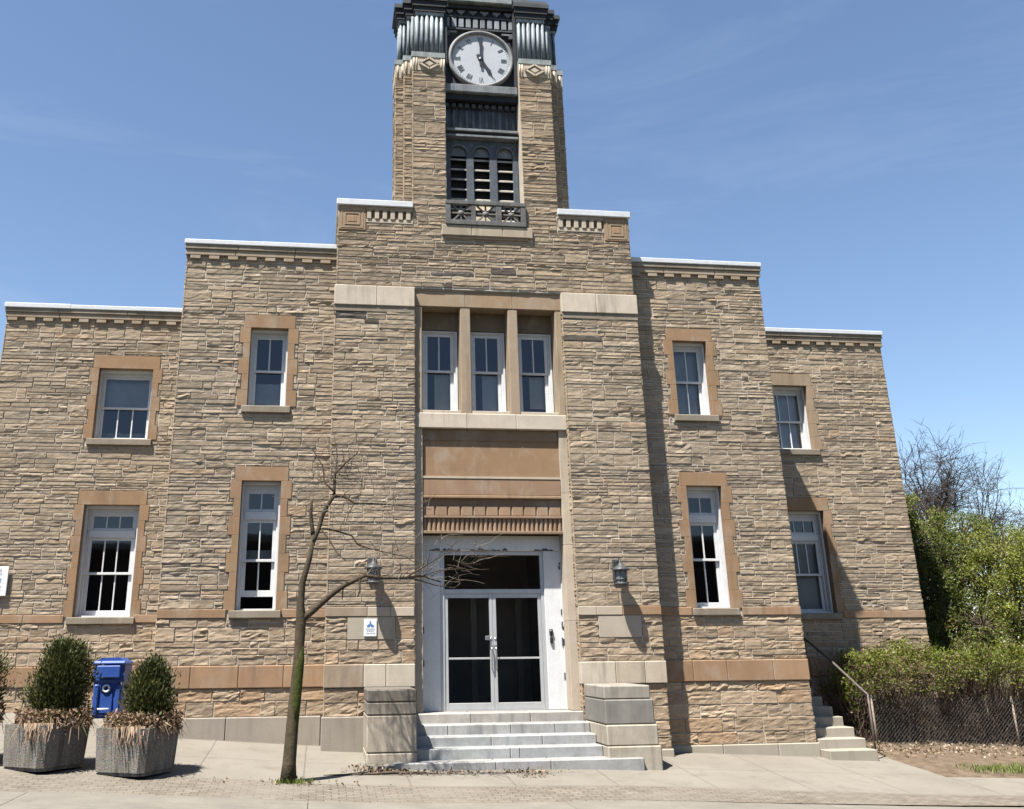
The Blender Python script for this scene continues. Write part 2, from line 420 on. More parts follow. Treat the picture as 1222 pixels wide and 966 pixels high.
def vnoise(x, y, seed):
    xi = np.floor(x).astype(np.int64); yi = np.floor(y).astype(np.int64); fx = x - xi; fy = y - yi
    fx = fx * fx * (3 - 2 * fx); fy = fy * fy * (3 - 2 * fy)
    def h(a, b):
        n = (a * 374761393 + b * 668265263 + seed * 974634777) & 0xffffffff
        n = ((n ^ (n >> 13)) * 1274126177) & 0xffffffff
        return ((n ^ (n >> 16)) & 0xffff) / 65535.0
    return (h(xi, yi) * (1 - fx) + h(xi + 1, yi) * fx) * (1 - fy) + (h(xi, yi + 1) * (1 - fx) + h(xi + 1, yi + 1) * fx) * fy

def clip_rect(r, holes):
    out = [r]
    for (a, b, c, d) in holes:
        nxt = []
        for (u0, u1, z0, z1) in out:
            if u1 <= a or u0 >= b or z1 <= c or z0 >= d: nxt.append((u0, u1, z0, z1)); continue
            if u0 < a: nxt.append((u0, a, z0, z1))
            if u1 > b: nxt.append((b, u1, z0, z1))
            if z0 < c: nxt.append((max(u0, a), min(u1, b), z0, c))
            if z1 > d: nxt.append((max(u0, a), min(u1, b), d, z1))
        out = nxt
    return [r for r in out if r[1] - r[0] > .025 and r[3] - r[2] > .018]

def layout(u0, u1, z0, z1, style):
    """random coursed rubble rectangles"""
    rows = {'fine': (.16, .27), 'mid': (.17, .26), 'big': (.2, .25)}[style]
    out = []; z = z0
    while z < z1 - 1e-4:
        h = RNG.uniform(*rows)
        if z1 - z - h < .09: h = z1 - z
        u = u0
        while u < u1 - 1e-4:
            L = RNG.uniform(.45, 1.5)
            if u1 - u - L < .25: L = u1 - u
            if style == 'fine': k = RNG.choice([1, 2, 3], p=[.11, .40, .49])
            elif style == 'mid': k = RNG.choice([1, 2], p=[.5, .5])
            else: k = 1
            if h < .13: k = 1
            if k == 1: hs = [h]
            else:
                ww = RNG.uniform(.55, 1.4, k); hs = list(h * ww / ww.sum())
            zz = z
            for hh in hs:
                a = u
                while a < u + L - 1e-4:
                    if style == 'big': l = RNG.uniform(.45, .95)
                    elif hh > .13: l = RNG.uniform(.22, .6)
                    else: l = RNG.uniform(.28, .95)
                    if u + L - a - l < .14: l = u + L - a
                    out.append((a, a + l, zz, zz + hh)); a += l
                zz += hh
            u += L
        z += h
    return out

def stone_face(mb, org, ud, nd, u0, u1, z0, z1, holes=(), style='fine', tint=(1, 1, 1), rough=1.0, dark=()):
    """rock-faced stones standing proud of a wall plane. org + u*ud + z*Z, pushed out along nd"""
    org = np.array(org, float); ud = np.array(ud, float); nd = np.array(nd, float); Zd = np.array((0, 0, 1.0))
    VS = []; FS = []; CS = []; off = 0
    for r in layout(u0, u1, z0, z1, style):
        for (a, b, c, d) in clip_rect(r, holes):
            g = .003; b_ = .011
            A, B, C, D = a + g, b - g, c + g, d - g
            if B - A < .02 or D - C < .012: continue
            bev = min(b_, (B - A) * .3, (D - C) * .3)
            nu = max(2, int((B - A) / .055)); nz = max(2, int((D - C) / .028))
            us = np.concatenate([[A], np.linspace(A + bev, B - bev, nu), [B]]); zs = np.concatenate([[C], np.linspace(C + bev, D - bev, nz), [D]])
            UU, ZZ = np.meshgrid(us, zs)
            e = np.ones_like(UU); e[0, :] = 0; e[-1, :] = 0; e[:, 0] = 0; e[:, -1] = 0
            base = RNG.uniform(.006, .021); amp = RNG.uniform(.004, .011) * rough * (1.5 if style != 'fine' else 1.0); tilt = RNG.uniform(-.006, .008)
            if RNG.random() < .16: amp *= 2.3
            sd = int(RNG.integers(1, 9999))
            nz1 = vnoise(UU * 7, ZZ * 24, sd) - .5 + .5 * (vnoise(UU * 19, ZZ * 55, sd + 7) - .5)
            tt = (ZZ - C) / max(D - C, 1e-6) - .5
            dep = base + amp * nz1 * 1.5 + tilt * tt
            dep = np.clip(dep, .004, .075)
            dep = np.where(e > 0, dep, -.006)
            jit = (RNG.random(UU.shape) - .5) * .006
            # ragged arrises
            UU2 = UU + np.where(e > 0, jit, 0); ZZ2 = ZZ + np.where(e > 0, (RNG.random(UU.shape) - .5) * .006, 0)
            P = org + UU2[..., None] * ud + ZZ2[..., None] * Zd + dep[..., None] * nd
            n0, n1 = UU.shape
            ii = np.arange(n0 * n1).reshape(n0, n1)
            fa = np.stack([ii[:-1, :-1], ii[:-1, 1:], ii[1:, 1:], ii[1:, :-1]], -1).reshape(-1, 4) + off
            col = _sc[RNG.choice(len(_sc), p=_sp)] * RNG.uniform(.88, 1.12) * np.array(tint)
            if style == 'big' and RNG.random() < (.45 if c > z1 - .45 else .12): col = np.array((.36, .262, .178)) * RNG.uniform(.9, 1.12)
            if style == 'mid' and RNG.random() < .10: col = np.array((.36, .27, .19)) * RNG.uniform(.9, 1.12)
            for (dx, dz) in dark:
                if a <= dx <= b and c <= dz <= d: col = np.array((.10, .09, .08))
            VS.append(P.reshape(-1, 3)); FS.append(fa); CS.append(np.tile(col, (n0 * n1, 1))); off += n0 * n1
    if VS: mb.block(np.concatenate(VS), np.concatenate(FS), np.concatenate(CS))

def core_face(mb, org, ud, nd, u0, u1, z0, z1, holes=(), depth=.35):
    """mortar backing sheet with openings and their reveals"""
    o = Vector(org); ud = Vector(ud); nd = Vector(nd)
    P = lambda u, z, d=0.0: o + ud * u + Vector((0, 0, z)) - nd * d
    us = sorted(set([u0, u1] + [max(u0, min(u1, h[i])) for h in holes for i in (0, 1)])); zs = sorted(set([z0, z1] + [max(z0, min(z1, h[i])) for h in holes for i in (2, 3)]))
    for i in range(len(us) - 1):
        for j in range(len(zs) - 1):
            cu, cz = (us[i] + us[i + 1]) / 2, (zs[j] + zs[j + 1]) / 2
            if any(h[0] < cu < h[1] and h[2] < cz < h[3] for h in holes): continue
            mb.quad(P(us[i], zs[j]), P(us[i + 1], zs[j]), P(us[i + 1], zs[j + 1]), P(us[i], zs[j + 1]))
    for (a, b, c, d) in holes:
        mb.quad(P(a, c), P(a, d), P(a, d, depth), P(a, c, depth)); mb.quad(P(b, d), P(b, c), P(b, c, depth), P(b, d, depth))
        mb.quad(P(a, d), P(b, d), P(b, d, depth), P(a, d, depth)); mb.quad(P(b, c), P(a, c), P(a, c, depth), P(b, c, depth))

# dressed stone colours
ORANGE = (.395, .255, .152); ORANGE2 = (.44, .295, .185); BROWN = (.33, .235, .155); CREAM = (.70, .61, .495); CREAM2 = (.63, .535, .415); TAN = (.45, .355, .255); GREYST = (.33, .28, .215)
def jc(c, s=.08):
    k = random.uniform(1 - s, 1 + s); return tuple(min(1, v * k * random.uniform(.99, 1.01)) for v in c)

YD1 = .4957; YD2 = 2.6886
XO = 3.006; XI = 1.48; XW = 5.94; XF = 9.91
bld = thing('civic_building', 'tan stone civic building with stepped wings, white entrance and clock tower', 'building', (0, 0, -.7))

# ---- window openings  (x0, x1, z0, z1)
def surround_rects(x0, x1, z0, z1, head, narrow, wide, n, lead=.0, clipx=None):
    """head and alternating jamb blocks (outer parts); returns list of rects"""
    out = [(x0 - narrow, x1 + narrow, z1, z1 + head)]
    H = z1 - z0
    for side in (-1, 1):
        for k in range(n):
            a, b = z0 + H * k / n, z0 + H * (k + 1) / n
            wd = wide if (n - 1 - k) % 2 == 0 else narrow
            if side < 0: out.append((x0 - wd, x0, a, b))
            else: out.append((x1, x1 + wd, a, b))
    return out

WINS = {
    'wing_upper': [(-4.62, -3.90, 5.392, 6.962, YD1), (3.90, 4.62, 5.392, 6.962, YD1)],
    'wing_lower': [(-4.625, -3.91, 1.665, 3.972, YD1), (3.91, 4.625, 1.665, 3.972, YD1)],
    'far_upper': [(-7.905, -6.80, 5.18, 6.70, YD2), (6.95, 7.905, 5.20, 6.70, YD2)],
    'far_lower': [(-7.905, -6.82, 1.645, 3.825, YD2), (6.95, 7.905, 1.645, 3.825, YD2)],
}
surr = {}
for k, lst in WINS.items():
    for i, (x0, x1, z0, z1, y) in enumerate(lst):
        nj = 7 if 'lower' in k else 5
        wd = .20 if 'wing' in k else .19
        surr[k, i] = surround_rects(x0, x1, z0, z1, .26 if 'wing' in k else .28, .13, wd, nj)

def sec_holes(k_list):
    """(opening holes for the core, blocked rects for the stones)"""
    core = []; blk = []
    for (k, i) in k_list:
        x0, x1, z0, z1, y = WINS[k][i]
        core.append((x0 - .02, x1 + .02, z0 - .02, z1 + .02))
        blk.append((x0 - .03, x1 + .03, z0 - .14, z1 + .01))
        blk.append((x0 - .14, x1 + .09, z0 - .135, z0 + .004))
        for (a, b, c, d) in surr[k, i]: blk.append((a - .003, b + .003, c - .001, d + .003))
    return core, blk

BA = (1.535, 1.69); BB = (.372, .745)
def wall_section(x0, x1, y, ztop, k_list=(), plinth=-.09, left_ret=None, right_ret=None, extra_blk=(), extra_core=(), zbot=-1.5, dark=()):
    core, blk = sec_holes(k_list); blk = list(blk) + list(extra_blk); core = list(core) + list(extra_core)
    mb = MB()
    core_face(mb, (0, y, 0), (1, 0, 0), (0, -1, 0), x0, x1, zbot, ztop, core)
    stone_face(mb, (0, y, 0), (1, 0, 0), (0, -1, 0), x0 - .02, x1 + .02, BA[1], ztop, blk, 'fine', dark=dark)
    stone_face(mb, (0, y, 0), (1, 0, 0), (0, -1, 0), x0 - .02, x1 + .02, BB[1], BA[0], blk, 'mid', (1.03, 1.0, .975))
    stone_face(mb, (0, y, 0), (1, 0, 0), (0, -1, 0), x0 - .02, x1 + .02, plinth, BB[0], blk, 'big', (1.04, 1.0, .965))
    for (ret, xx, nd) in ((left_ret, x0, -1), (right_ret, x1, 1)):
        if ret is None: continue
        ud = (0, 1, 0)
        core_face(mb, (xx, y, 0), ud, (nd, 0, 0), 0, ret, zbot, ztop)
        lim = min(ret, 4.0)
        stone_face(mb, (xx, y, 0), ud, (nd, 0, 0), -.02, lim, BA[1], ztop, (), 'fine')
        stone_face(mb, (xx, y, 0), ud, (nd, 0, 0), -.02, lim, BB[1], BA[0], (), 'mid')
        stone_face(mb, (xx, y, 0), ud, (nd, 0, 0), -.02, lim, plinth, BB[0], (), 'big')
    # mortar top
    return mb.build('wall', [M['mortar'], M['stone']], bld)

WB = 12.0
slabL = (-2.645, -1.815, 1.148, 1.531); slabR = (1.842, 2.64, 1.148, 1.531)
wall_section(-XO, -XI, 0, 7.32, plinth=-.09, left_ret=.52, right_ret=.3, extra_blk=[slabL], dark=[(-2.93, 7.16), (-2.6, 7.05), (-2.3, 6.98)])
wall_section(XI, XO, 0, 7.32, plinth=-.70, left_ret=.3, right_ret=.52, extra_blk=[slabR], dark=[(1.56, 7.2), (2.2, 6.75)])
wall_section(-XW, -XO, YD1, 8.44, [('wing_upper', 0), ('wing_lower', 0)], left_ret=YD2 - YD1 + .02)
wall_section(XO, XW, YD1, 8.44, [('wing_upper', 1), ('wing_lower', 1)], plinth=-.70, right_ret=YD2 - YD1 + .02)
wall_section(-XF, -XW, YD2, 7.79, [('far_upper', 0), ('far_lower', 0)], left_ret=9)
wall_section(XW, XF, YD2, 7.79, [('far_upper', 1), ('far_lower', 1)], plinth=-.70, right_ret=9)
# smooth slab stones on both piers
for q in (slabL, slabR):
    mb = MB(); mb.box(q[0] + .004, q[1] - .004, -.022, .1, q[2] + .004, q[3] - .004, jc((.56, .485, .385)), .004); mb.build('smooth_slab', M['dressed'], bld)
# upper centre wall, set back a hand's width, rising into the tower front
XU = 2.99; YU = .045
mb = MB()
hs = [(-.925, .955, 8.835, 9.125), (-.815, .80, 9.125, 9.5)]
core_face(mb, (0, YU, 0), (1, 0, 0), (0, -1, 0), -XU, XU, 7.735, 9.46, [(-.815, .80, 9.065, 9.5)], .3)
pan = [(-2.99 - .03, -2.44, 8.93, 9.5), (-2.44, -1.49, 9.10, 9.5), (2.46, 3.03, 8.93, 9.5), (1.475, 2.46, 9.12, 9.5)]
stone_face(mb, (0, YU, 0), (1, 0, 0), (0, -1, 0), -XU - .02, XU + .02, 7.765, 9.47, hs + pan, 'fine', (.96, .95, .935), dark=[(-.35, 8.1), (-.9, 7.85), (.55, 8.2)])
for sx in (-1, 1):
    core_face(mb, (sx * XU, YU, 0), (0, 1, 0), (sx, 0, 0), 0, 6, 7.2, 9.46)
    stone_face(mb, (sx * XU, YU, 0), (0, 1, 0), (sx, 0, 0), -.02, 4, 7.735, 9.45, (), 'fine')
mb.build('wall', [M['mortar'], M['stone']], bld)
# rear and roofs
mb = MB()
for (a, b, t) in ((-XF, -XW, 7.79), (-XW, XW, 8.44), (XW, XF, 7.79)): mb.box(a, b, WB - .3, WB, -1.5, t)
mb.box(-XW - .001, -XW + .15, YD2 + .1, WB - .31, 7.0, 8.44); mb.box(XW - .15, XW + .001, YD2 + .1, WB - .31, 7.0, 8.44)
mb.box(-XU, XU, 6.0, 6.2, 8.0, 9.46)
mb.build('rear_wall', M['mortar'], bld)
mb = MB()
mb.box(-XF + .1, -XW - .01, YD2 + .2, WB - .3, 7.6, 7.72); mb.box(XW + .01, XF - .1, YD2 + .2, WB - .3, 7.6, 7.72)
mb.box(-XW + .16, XW - .16, YD1 + .5, WB - .3, 8.25, 8.4); mb.box(-XU + .1, XU - .1, YU + .3, 6.0, 9.3, 9.4)
mb.build('roof', simple('roof_gravel', (.22, .21, .20), .95, .2, 3, .3, 40), bld)

# ---- horizontal courses
def course(name, blocks, y, z0, z1, proud, mat='dressed', chamfer=.008):
    mb = MB()
    for (a, b, c) in blocks: mb.box(a + .002, b - .002, y - proud, y + .12, z0, z1, c, chamfer)
    return mb.build(name, M[mat], bld)
def split(a, b, n, c, s=.1):
    e = [a] + [a + (b - a) * (k + random.uniform(-.2, .2)) / n for k in range(1, n)] + [b]
    return [(e[i], e[i + 1], jc(c, s)) for i in range(n)]
PINK = (.44, .28, .17)
course('string_course', split(-XO - .02, -2.3, 1, TAN) + split(-2.3, -XI + .005, 2, CREAM2, .05), 0, BA[0], BA[1], .032)
course('string_course', split(XI - .005, 2.3, 2, CREAM2, .05) + split(2.3, XO + .02, 1, PINK), 0, BA[0], BA[1], .032)
def cut(x0, x1, holes):
    out = [(x0, x1)]
    for (a, b) in holes:
        nx = []
        for (u, v_) in out:
            if v_ <= a or u >= b: nx.append((u, v_)); continue
            if u < a: nx.append((u, a))
            if v_ > b: nx.append((b, v_))
        out = nx
    return out
for (x0, x1, y, holes) in ((-XW - .02, -XO, YD1, [(-4.77, -3.80)]), (XO, XW + .02, YD1, [(3.80, 4.79)]), (-XF - .02, -XW, YD2, [(-8.06, -6.75)]), (XW, XF + .02, YD2, [(6.80, 8.04)])):
    for (a, b) in cut(x0, x1, holes): course('string_course', split(a, b, max(1, int((b - a) / .9)), PINK, .1), y, BA[0] + .002, BA[1] - .005, .030)
course('base_course', split(-XO - .03, -2.35, 1, TAN) + split(-2.35, -XI + .02, 2, CREAM, .04), 0, BB[0], BB[1], .045, chamfer=.012)
course('base_course', split(XI - .02, 2.1, 1, CREAM, .05) + split(2.1, XO + .03, 2, CREAM2, .08), 0, BB[0], BB[1], .045, chamfer=.012)
for (x0, x1, y) in ((-XW - .03, -XO, YD1), (XO, XW + .03, YD1), (-XF - .03, -XW, YD2), (XW, XF + .03, YD2)):
    course('base_course', split(x0, x1, 4, PINK, .12), y, BB[0] + .002, BB[1] - .003, .042, chamfer=.012)
# plinths
def plinth(x0, x1, y, ztop, proud=.05, n=2, c=(.45, .40, .335)):
    mb = MB()
    for (a, b, cc) in split(x0, x1, n, c, .05): mb.box(a + .002, b - .002, y - proud, y + .1, -1.6, ztop, cc, .015)
    mb.build('plinth', M['concrete_wall'], bld)
plinth(-3.05, XI * -1 + .02, 0, -.085, .055, 1)
plinth(-XW - .04, -3.052, YD1, -.09, .05, 2)
plinth(-XF - .04, -XW, YD2, -.09, .05, 2)
plinth(XI - .02, 3.05, 0, -.70, .06, 2, (.56, .50, .40)); plinth(3.052, XW + .05, YD1, -.70, .05, 3, (.56, .50, .40)); plinth(XW, XF + .04, YD2, -.70, .05, 2)

# ---- parapets and cornices
FL = M['flash']
def cornice(x0, x1, y, z0, flash_z, ret_l=None, ret_r=None, first=.0, mirror=1):
    """corbels, two-step stone cornice and white metal flashing"""
    mb = MB()
    L = ret_l is not None; Rr = ret_r is not None
    mid = z0 + (flash_z - z0) * .55
    xa = x0 - (.035 if L else 0); xb = x1 + (.035 if Rr else 0)
    for (a, b, c) in split(xa, xb, 3, TAN, .05): mb.box(a + .001, b - .001, y - .065, y + .3, z0, mid, c, .012)
    for (a, b, c) in split(xa - (.012 if L else 0), xb + (.012 if Rr else 0), 3, GREYST, .06): mb.box(a + .001, b - .001, y - .09, y + .3, mid, flash_z, c, .01)
    if L: mb.box(x0 - .035, x0 + .2, y + .3, y + ret_l, z0, flash_z, TAN)
    if Rr: mb.box(x1 - .2, x1 + .035, y + .3, y + ret_r, z0, flash_z, TAN)
    o = mb.build('cornice', M['dressed'], bld)
    cb = MB(); p = .365; k = 0
    n = int((x1 - x0) / p)
    xs0 = x0 + first
    while xs0 + .2 < x1 + .05:
        cb.box(xs0, xs0 + .2, y - .06, y + .1, z0 - .075, z0 - .001, jc(TAN, .06), .006); xs0 += p
    cb.build('corbel_row', M['dressed'], bld)
    fb = MB()
    a = x0 - (.065 if L else -.0); b = x1 + (.065 if Rr else -.0)
    nn = max(2, int((b - a) / 1.1)); rr_ = random.Random(int(x0 * 10) + 77)
    for k in range(nn):
        p, q = a + (b - a) * k / nn, a + (b - a) * (k + 1) / nn; dz = rr_.uniform(-.006, .006); dy = rr_.uniform(-.004, .004)
        fb.box(p + .001, q + (.02 if k < nn - 1 else 0), y - .115 + dy - .0015 * (k % 2), y + .35, flash_z + .001, flash_z + .103 + dz, (1, 1, 1), .012)
    if L: fb.box(a, x0 + .25, y + .351, y + ret_l, flash_z + .001, flash_z + .105)
    if Rr: fb.box(x1 - .25, b, y + .351, y + ret_r, flash_z + .001, flash_z + .105)
    fb.build('parapet_flashing', FL, bld)
cornice(-XW, -XO + .012, YD1, 8.435, 8.655, ret_l=8, first=.06)
cornice(XO - .012, XW, YD1, 8.435, 8.655, ret_r=8, first=.13)
cornice(-XF, -XW - .002, YD2, 7.775, 7.975, ret_l=9, first=.02)
cornice(XW + .002, XF, YD2, 7.775, 7.975, ret_r=9, first=.16)
# pier caps
for (a, b) in ((-XO - .03, -XI + .012), (XI - .012, XO + .03)):
    mb = MB()
    bl = split(a, b, 2, CREAM, .03)
    for (p, q, c) in bl: mb.box(p + .001, q - .001, -.045, YU + .2, 7.318, 7.728, c, .012)
    mb.box(a + .01, b - .01, -.02, .5, 7.2, 7.31, GREYST)
    mb.build('pier_cap', M['dressed'], bld)
# carved end panels and dentil rows of the centre parapet
for sx in (-1, 1):
    o1, i1 = (-2.995, -2.45) if sx < 0 else (2.47, 2.995)
    mb = MB(); c = TAN
    mb.box(o1, i1, YU - .03, YU + .3, 8.935, 9.455, jc(ORANGE2, .05), .008)
    cx0, cx1 = o1 + .05, i1 - .05
    for k, (ins, pr) in enumerate(((.0, .037), (.07, .040), (.13, .036))):
        a, b, cc, d = cx0 + ins, cx1 - ins, 8.975 + ins, 9.375 - ins
        if k < 2:
            t = .022
            mb.box(a, b, YU - pr, YU, cc, cc + t, jc(TAN, .05)); mb.box(a, b, YU - pr, YU, d - t, d, jc(TAN, .05)); mb.box(a, a + t, YU - pr - .001, YU, cc + t, d - t, jc(TAN, .05)); mb.box(b - t, b, YU - pr - .001, YU, cc + t, d - t, jc(TAN, .05))
        else: mb.box(a, b, YU - pr, YU, cc, d, jc(ORANGE2, .05), .01)
    mb.build('carved_panel', M['dressed'], bld)
    a, b = (-2.449, -1.5) if sx < 0 else (1.49, 2.469)
    mb = MB()
    mb.box(a, b, YU - .005, YU + .3, 9.11, 9.455, (.22, .17, .125))
    mb.box(a, b, YU - .045, YU + .01, 9.375, 9.453, jc(TAN, .04), .008)
    mb.box(a, b, YU - .02, YU + .01, 9.112, 9.19, jc(CREAM2, .04), .005)
    w_ = (b - a); nn = 6
    for k in range(nn):
        p = a + w_ * (k + .12) / nn; mb.box(p, p + w_ / nn * .56, YU - .04, YU + .01, 9.19, 9.373, jc(CREAM2, .05), .006)
    mb.build('dentil_row', M['dressed'], bld)
    fb = MB()
    a, b = (-3.04, -1.50) if sx < 0 else (1.49, 3.04)
    fb.box(a, b, YU - .085, YU + .45, 9.458, 9.59, (1, 1, 1), .012)
    e = -3.04 if sx < 0 else 2.7
    fb.box(e, e + .34, YU + .451, 6.2, 9.458, 9.59)
    fb.build('parapet_flashing', FL, bld)

# ------------------------------------------------------------------ windows
def interior(mb, x0, x1, z0, z1, y, d=1.3):
    a, b, c, e = x0 - .25, x1 + .25, z0 - .2, z1 + .2
    mb.quad((a, y + d, c), (b, y + d, c), (b, y + d, e), (a, y + d, e)); mb.quad((a, y, c), (a, y + d, c), (a, y + d, e), (a, y, e))
    mb.quad((b, y + d, c), (b, y, c), (b, y, e), (b, y + d, e)); mb.quad((a, y + d, e), (b, y + d, e), (b, y, e), (a, y, e)); mb.quad((a, y, c), (b, y, c), (b, y + d, c), (a, y + d, c))

def make_window(x0, x1, z0, z1, yw, rec, cols, rails, jamb=.10, headh=.14, transom=None, open_gap=0, lower_cols=None, blind=None, sill=True, surround=None, scol=ORANGE, bottom=.06, blindcol=None, silldrop=.135, sd=.12):
    """timber sash window. rails = (z of the meeting rail)"""
    y = yw + rec
    fr = MB(); P = fr.box
    # box frame
    yq = y + sd
    P(x0 + jamb * .3, x0 + jamb * .55, yq - .01, yq + .11, z0 - .02, z1 + .005, c=.003); P(x1 - jamb * .55, x1 - jamb * .3, yq - .01, yq + .11, z0 - .02, z1 + .005, c=.003)
    P(x0 + jamb * .55, x1 - jamb * .55, yq - .008, yq + .11, z1 - headh * .55, z1 + .005, c=.003)
    P(x0 + .001, x0 + jamb * .3, y - .015, y + .3, z0 - .02, z1 + .01, c=.003); P(x1 - jamb * .3, x1 - .001, y - .015, y + .3, z0 - .02, z1 + .01, c=.003)
    P(x0 + .01, x1 - .01, y - .012, y + .3, z1 - headh * .25, z1 + .01, c=.003); P(x0 + .01, x1 - .01, y - .028, y + .3, z0 - .02, z0 + .03, c=.003)
    y += sd; gl = MB()
    xi0, xi1 = x0 + jamb * .55, x1 - jamb * .55
    def sash(za, zb, yy, nc, stile, top, bot, nrow=1):
        P(xi0, xi0 + stile, yy, yy + .04, za, zb, c=.004); P(xi1 - stile, xi1, yy, yy + .04, za, zb, c=.004)
        P(xi0 + stile, xi1 - stile, yy + .001, yy + .041, zb - top, zb, c=.004); P(xi0 + stile, xi1 - stile, yy + .001, yy + .041, za, za + bot, c=.004)
        for k in range(1, nc):
            m = xi0 + stile + (xi1 - xi0 - 2 * stile) * k / nc; P(m - .013, m + .013, yy + .003, yy + .035, za + bot, zb - top, c=.003)
        gl.quad((xi0 + stile - .005, yy + .022, za + bot - .005), (xi1 - stile + .005, yy + .022, za + bot - .005), (xi1 - stile + .005, yy + .022, zb - top + .005), (xi0 + stile - .005, yy + .022, zb - top + .005))
    st = jamb * .5
    top = z1 - headh * .55
    if transom:
        t0, t1 = transom
        sash(t1, top, y + .005, cols, st, headh * .45, .05); P(xi0, xi1, y - .035, y + .09, t0, t1, c=.006); top = t0
    rz = rails
    sash(rz - .03, top, y + .01, cols, st, .055, .045)
    sash(z0 + .035 + open_gap, rz + .028, y + .056, lower_cols or cols, st, .045, bottom)
    w_ = fr.build('window', M['sashpaint'], bld)
    gl.build('pane', M['glass'], w_)
    ib = MB(); interior(ib, x0, x1, z0, z1, y + .13); ib.build('room_interior', M['dark'], w_)
    if blind:
        bb = MB()
        for (a, b, c, d, dy) in blind:
            nsl = max(2, int((b - a) / .06)); pts = [(a + (b - a) * i / nsl, y + .15 + dy + .012 * math.sin(i * 1.9)) for i in range(nsl + 1)]
            bb.add([(p[0], p[1], c) for p in pts] + [(p[0], p[1], d) for p in pts], [(i, i + 1, nsl + 2 + i, nsl + 1 + i) for i in range(nsl)], smooth=True)
        bb.build('curtain', blindcol or M['blind'], w_)
    if sill:
        sb = MB(); sb.box(x0 - .10, x1 + .10, yw - .075, yw + rec - .03, z0 - silldrop, z0 - .002, jc(GREYST, .08), .012); sb.build('window_sill', M['dressed'], w_)
    if surround:
        sb = MB()
        for (a, b, c, d) in surround:
            sb.box(a + .001, b - .001, yw - .022, yw + rec + .03, c + .001, d - .001, jc(scol, .035), .003)
        sb.build('window_surround', M['dressed'], w_)
    return w_

GB = M['blind']
DB = simple('dim_net_curtain', (.50, .51, .52), .9, .12, 2, .1, 50)
a = WINS['wing_upper'][0]; make_window(*a[:4], a[4], .135, 2, 6.165, jamb=.11, headh=.17, blind=[(-4.6, -3.92, 5.42, 5.95, .04)], surround=surr['wing_upper', 0], lower_cols=1, blindcol=DB)
a = WINS['wing_upper'][1]; make_window(*a[:4], a[4], .135, 2, 6.16, jamb=.11, headh=.17, blind=[(3.9, 4.62, 5.4, 6.95, .03)], surround=surr['wing_upper', 1], blindcol=DB)
a = WINS['wing_lower'][0]; make_window(*a[:4], a[4], .135, 2, 2.56, jamb=.12, headh=.20, transom=(3.29, 3.435), open_gap=.215, bottom=.11, surround=surr['wing_lower', 0], blind=[(-4.6, -3.93, 2.62, 2.78, .3)])
a = WINS['wing_lower'][1]; make_window(*a[:4], a[4], .135, 2, 2.585, jamb=.12, headh=.20, transom=(3.29, 3.435), bottom=.08, surround=surr['wing_lower', 1])
a = WINS['far_upper'][0]; make_window(*a[:4], a[4], .14, 1, 5.91, jamb=.10, headh=.20, lower_cols=3, surround=surr['far_upper', 0], blind=[(-7.9, -6.82, 5.95, 6.62, .03), (-7.9, -6.82, 5.2, 5.5, .5)], blindcol=DB)
a = WINS['far_upper'][1]; make_window(*a[:4], a[4], .14, 3, 5.91, jamb=.10, headh=.20, surround=surr['far_upper', 1], scol=(.43, .32, .22), blind=[(6.95, 7.9, 5.2, 6.65, .03)])
a = WINS['far_lower'][0]; make_window(*a[:4], a[4], .14, 3, 2.50, jamb=.15, headh=.20, transom=(3.20, 3.34), bottom=.10, surround=surr['far_lower', 0])
a = WINS['far_lower'][1]; make_window(*a[:4], a[4], .14, 3, 2.47, jamb=.13, headh=.20, transom=(3.19, 3.33), surround=surr['far_lower', 1], lower_cols=1, blind=[(6.95, 7.9, 1.7, 3.2, .03)])

# ------------------------------------------------------------------ entrance bay
YF = .12    # face of the dressed frame
mb = MB()
for (a, b) in ((-1.478, -1.31), (1.315, 1.478)):
    zz = -.06
    for h in (1.5, 1.35, .95, 1.2): mb.box(a, b, YF, .80, zz + .001, zz + h - .001, jc(CREAM2, .05), .006); zz += h
for (a, b) in ((-1.478, -1.315), (-.563, -.36), (.392, .586), (1.345, 1.478)): mb.box(a, b, YF - .035, .66, 5.20, 7.38, jc((.45, .35, .25), .04), .012)
hb = [(-1.478, -.46, .06), (-.46, .49, .06), (.49, 1.478, .06)]
for i, (a, b, _) in enumerate(hb): mb.box(a + .001, b - .001, YF - .045, .66, 7.381, 7.70, jc(((.44, .33, .225), (.41, .285, .18), (.43, .315, .21))[i], .03), .008)
mb.box(-1.478, 1.478, YF - .055, .66, 7.701, 7.762, TAN, .006)
for (a, b) in ((-1.478, -.46), (-.46, .49), (.49, 1.478)): mb.box(a + .001, b - .001, .07, .60, 4.94, 5.23, jc(CREAM, .03), .012)
for (a, b) in ((-1.313, -.565), (-.358, .39), (.588, 1.343)): mb.box(a, b, .10, .62, 5.2305, 5.289, jc(CREAM, .03), .006)
mb.build('window_bay_frame', M['dressed'], bld)
for i, (a, b) in enumerate(((-1.313, -.565), (-.358, .39), (.588, 1.343))):
    w_ = make_window(a + .01, b - .01, 5.30, 6.985, YF, .34, 2, 6.18, jamb=.13, headh=.07, sill=False, sd=.03, lower_cols=1, blind=[(a + .3, b, 5.3, 6.15, .03)] if i < 2 else [(a + .32, b, 5.5, 6.15, .05)], blindcol=simple('beige_curtain', (.68, .62, .52), .9, .1, 2, .1, 50) if i != 1 else GB)
    hp = MB(); hp.box(a - .03, b + .03, YF + .30, YF + .42, 7.006, 7.379, jc((.26, .19, .13), .05), .005); hp.build('head_panel', M['dressed'], w_)
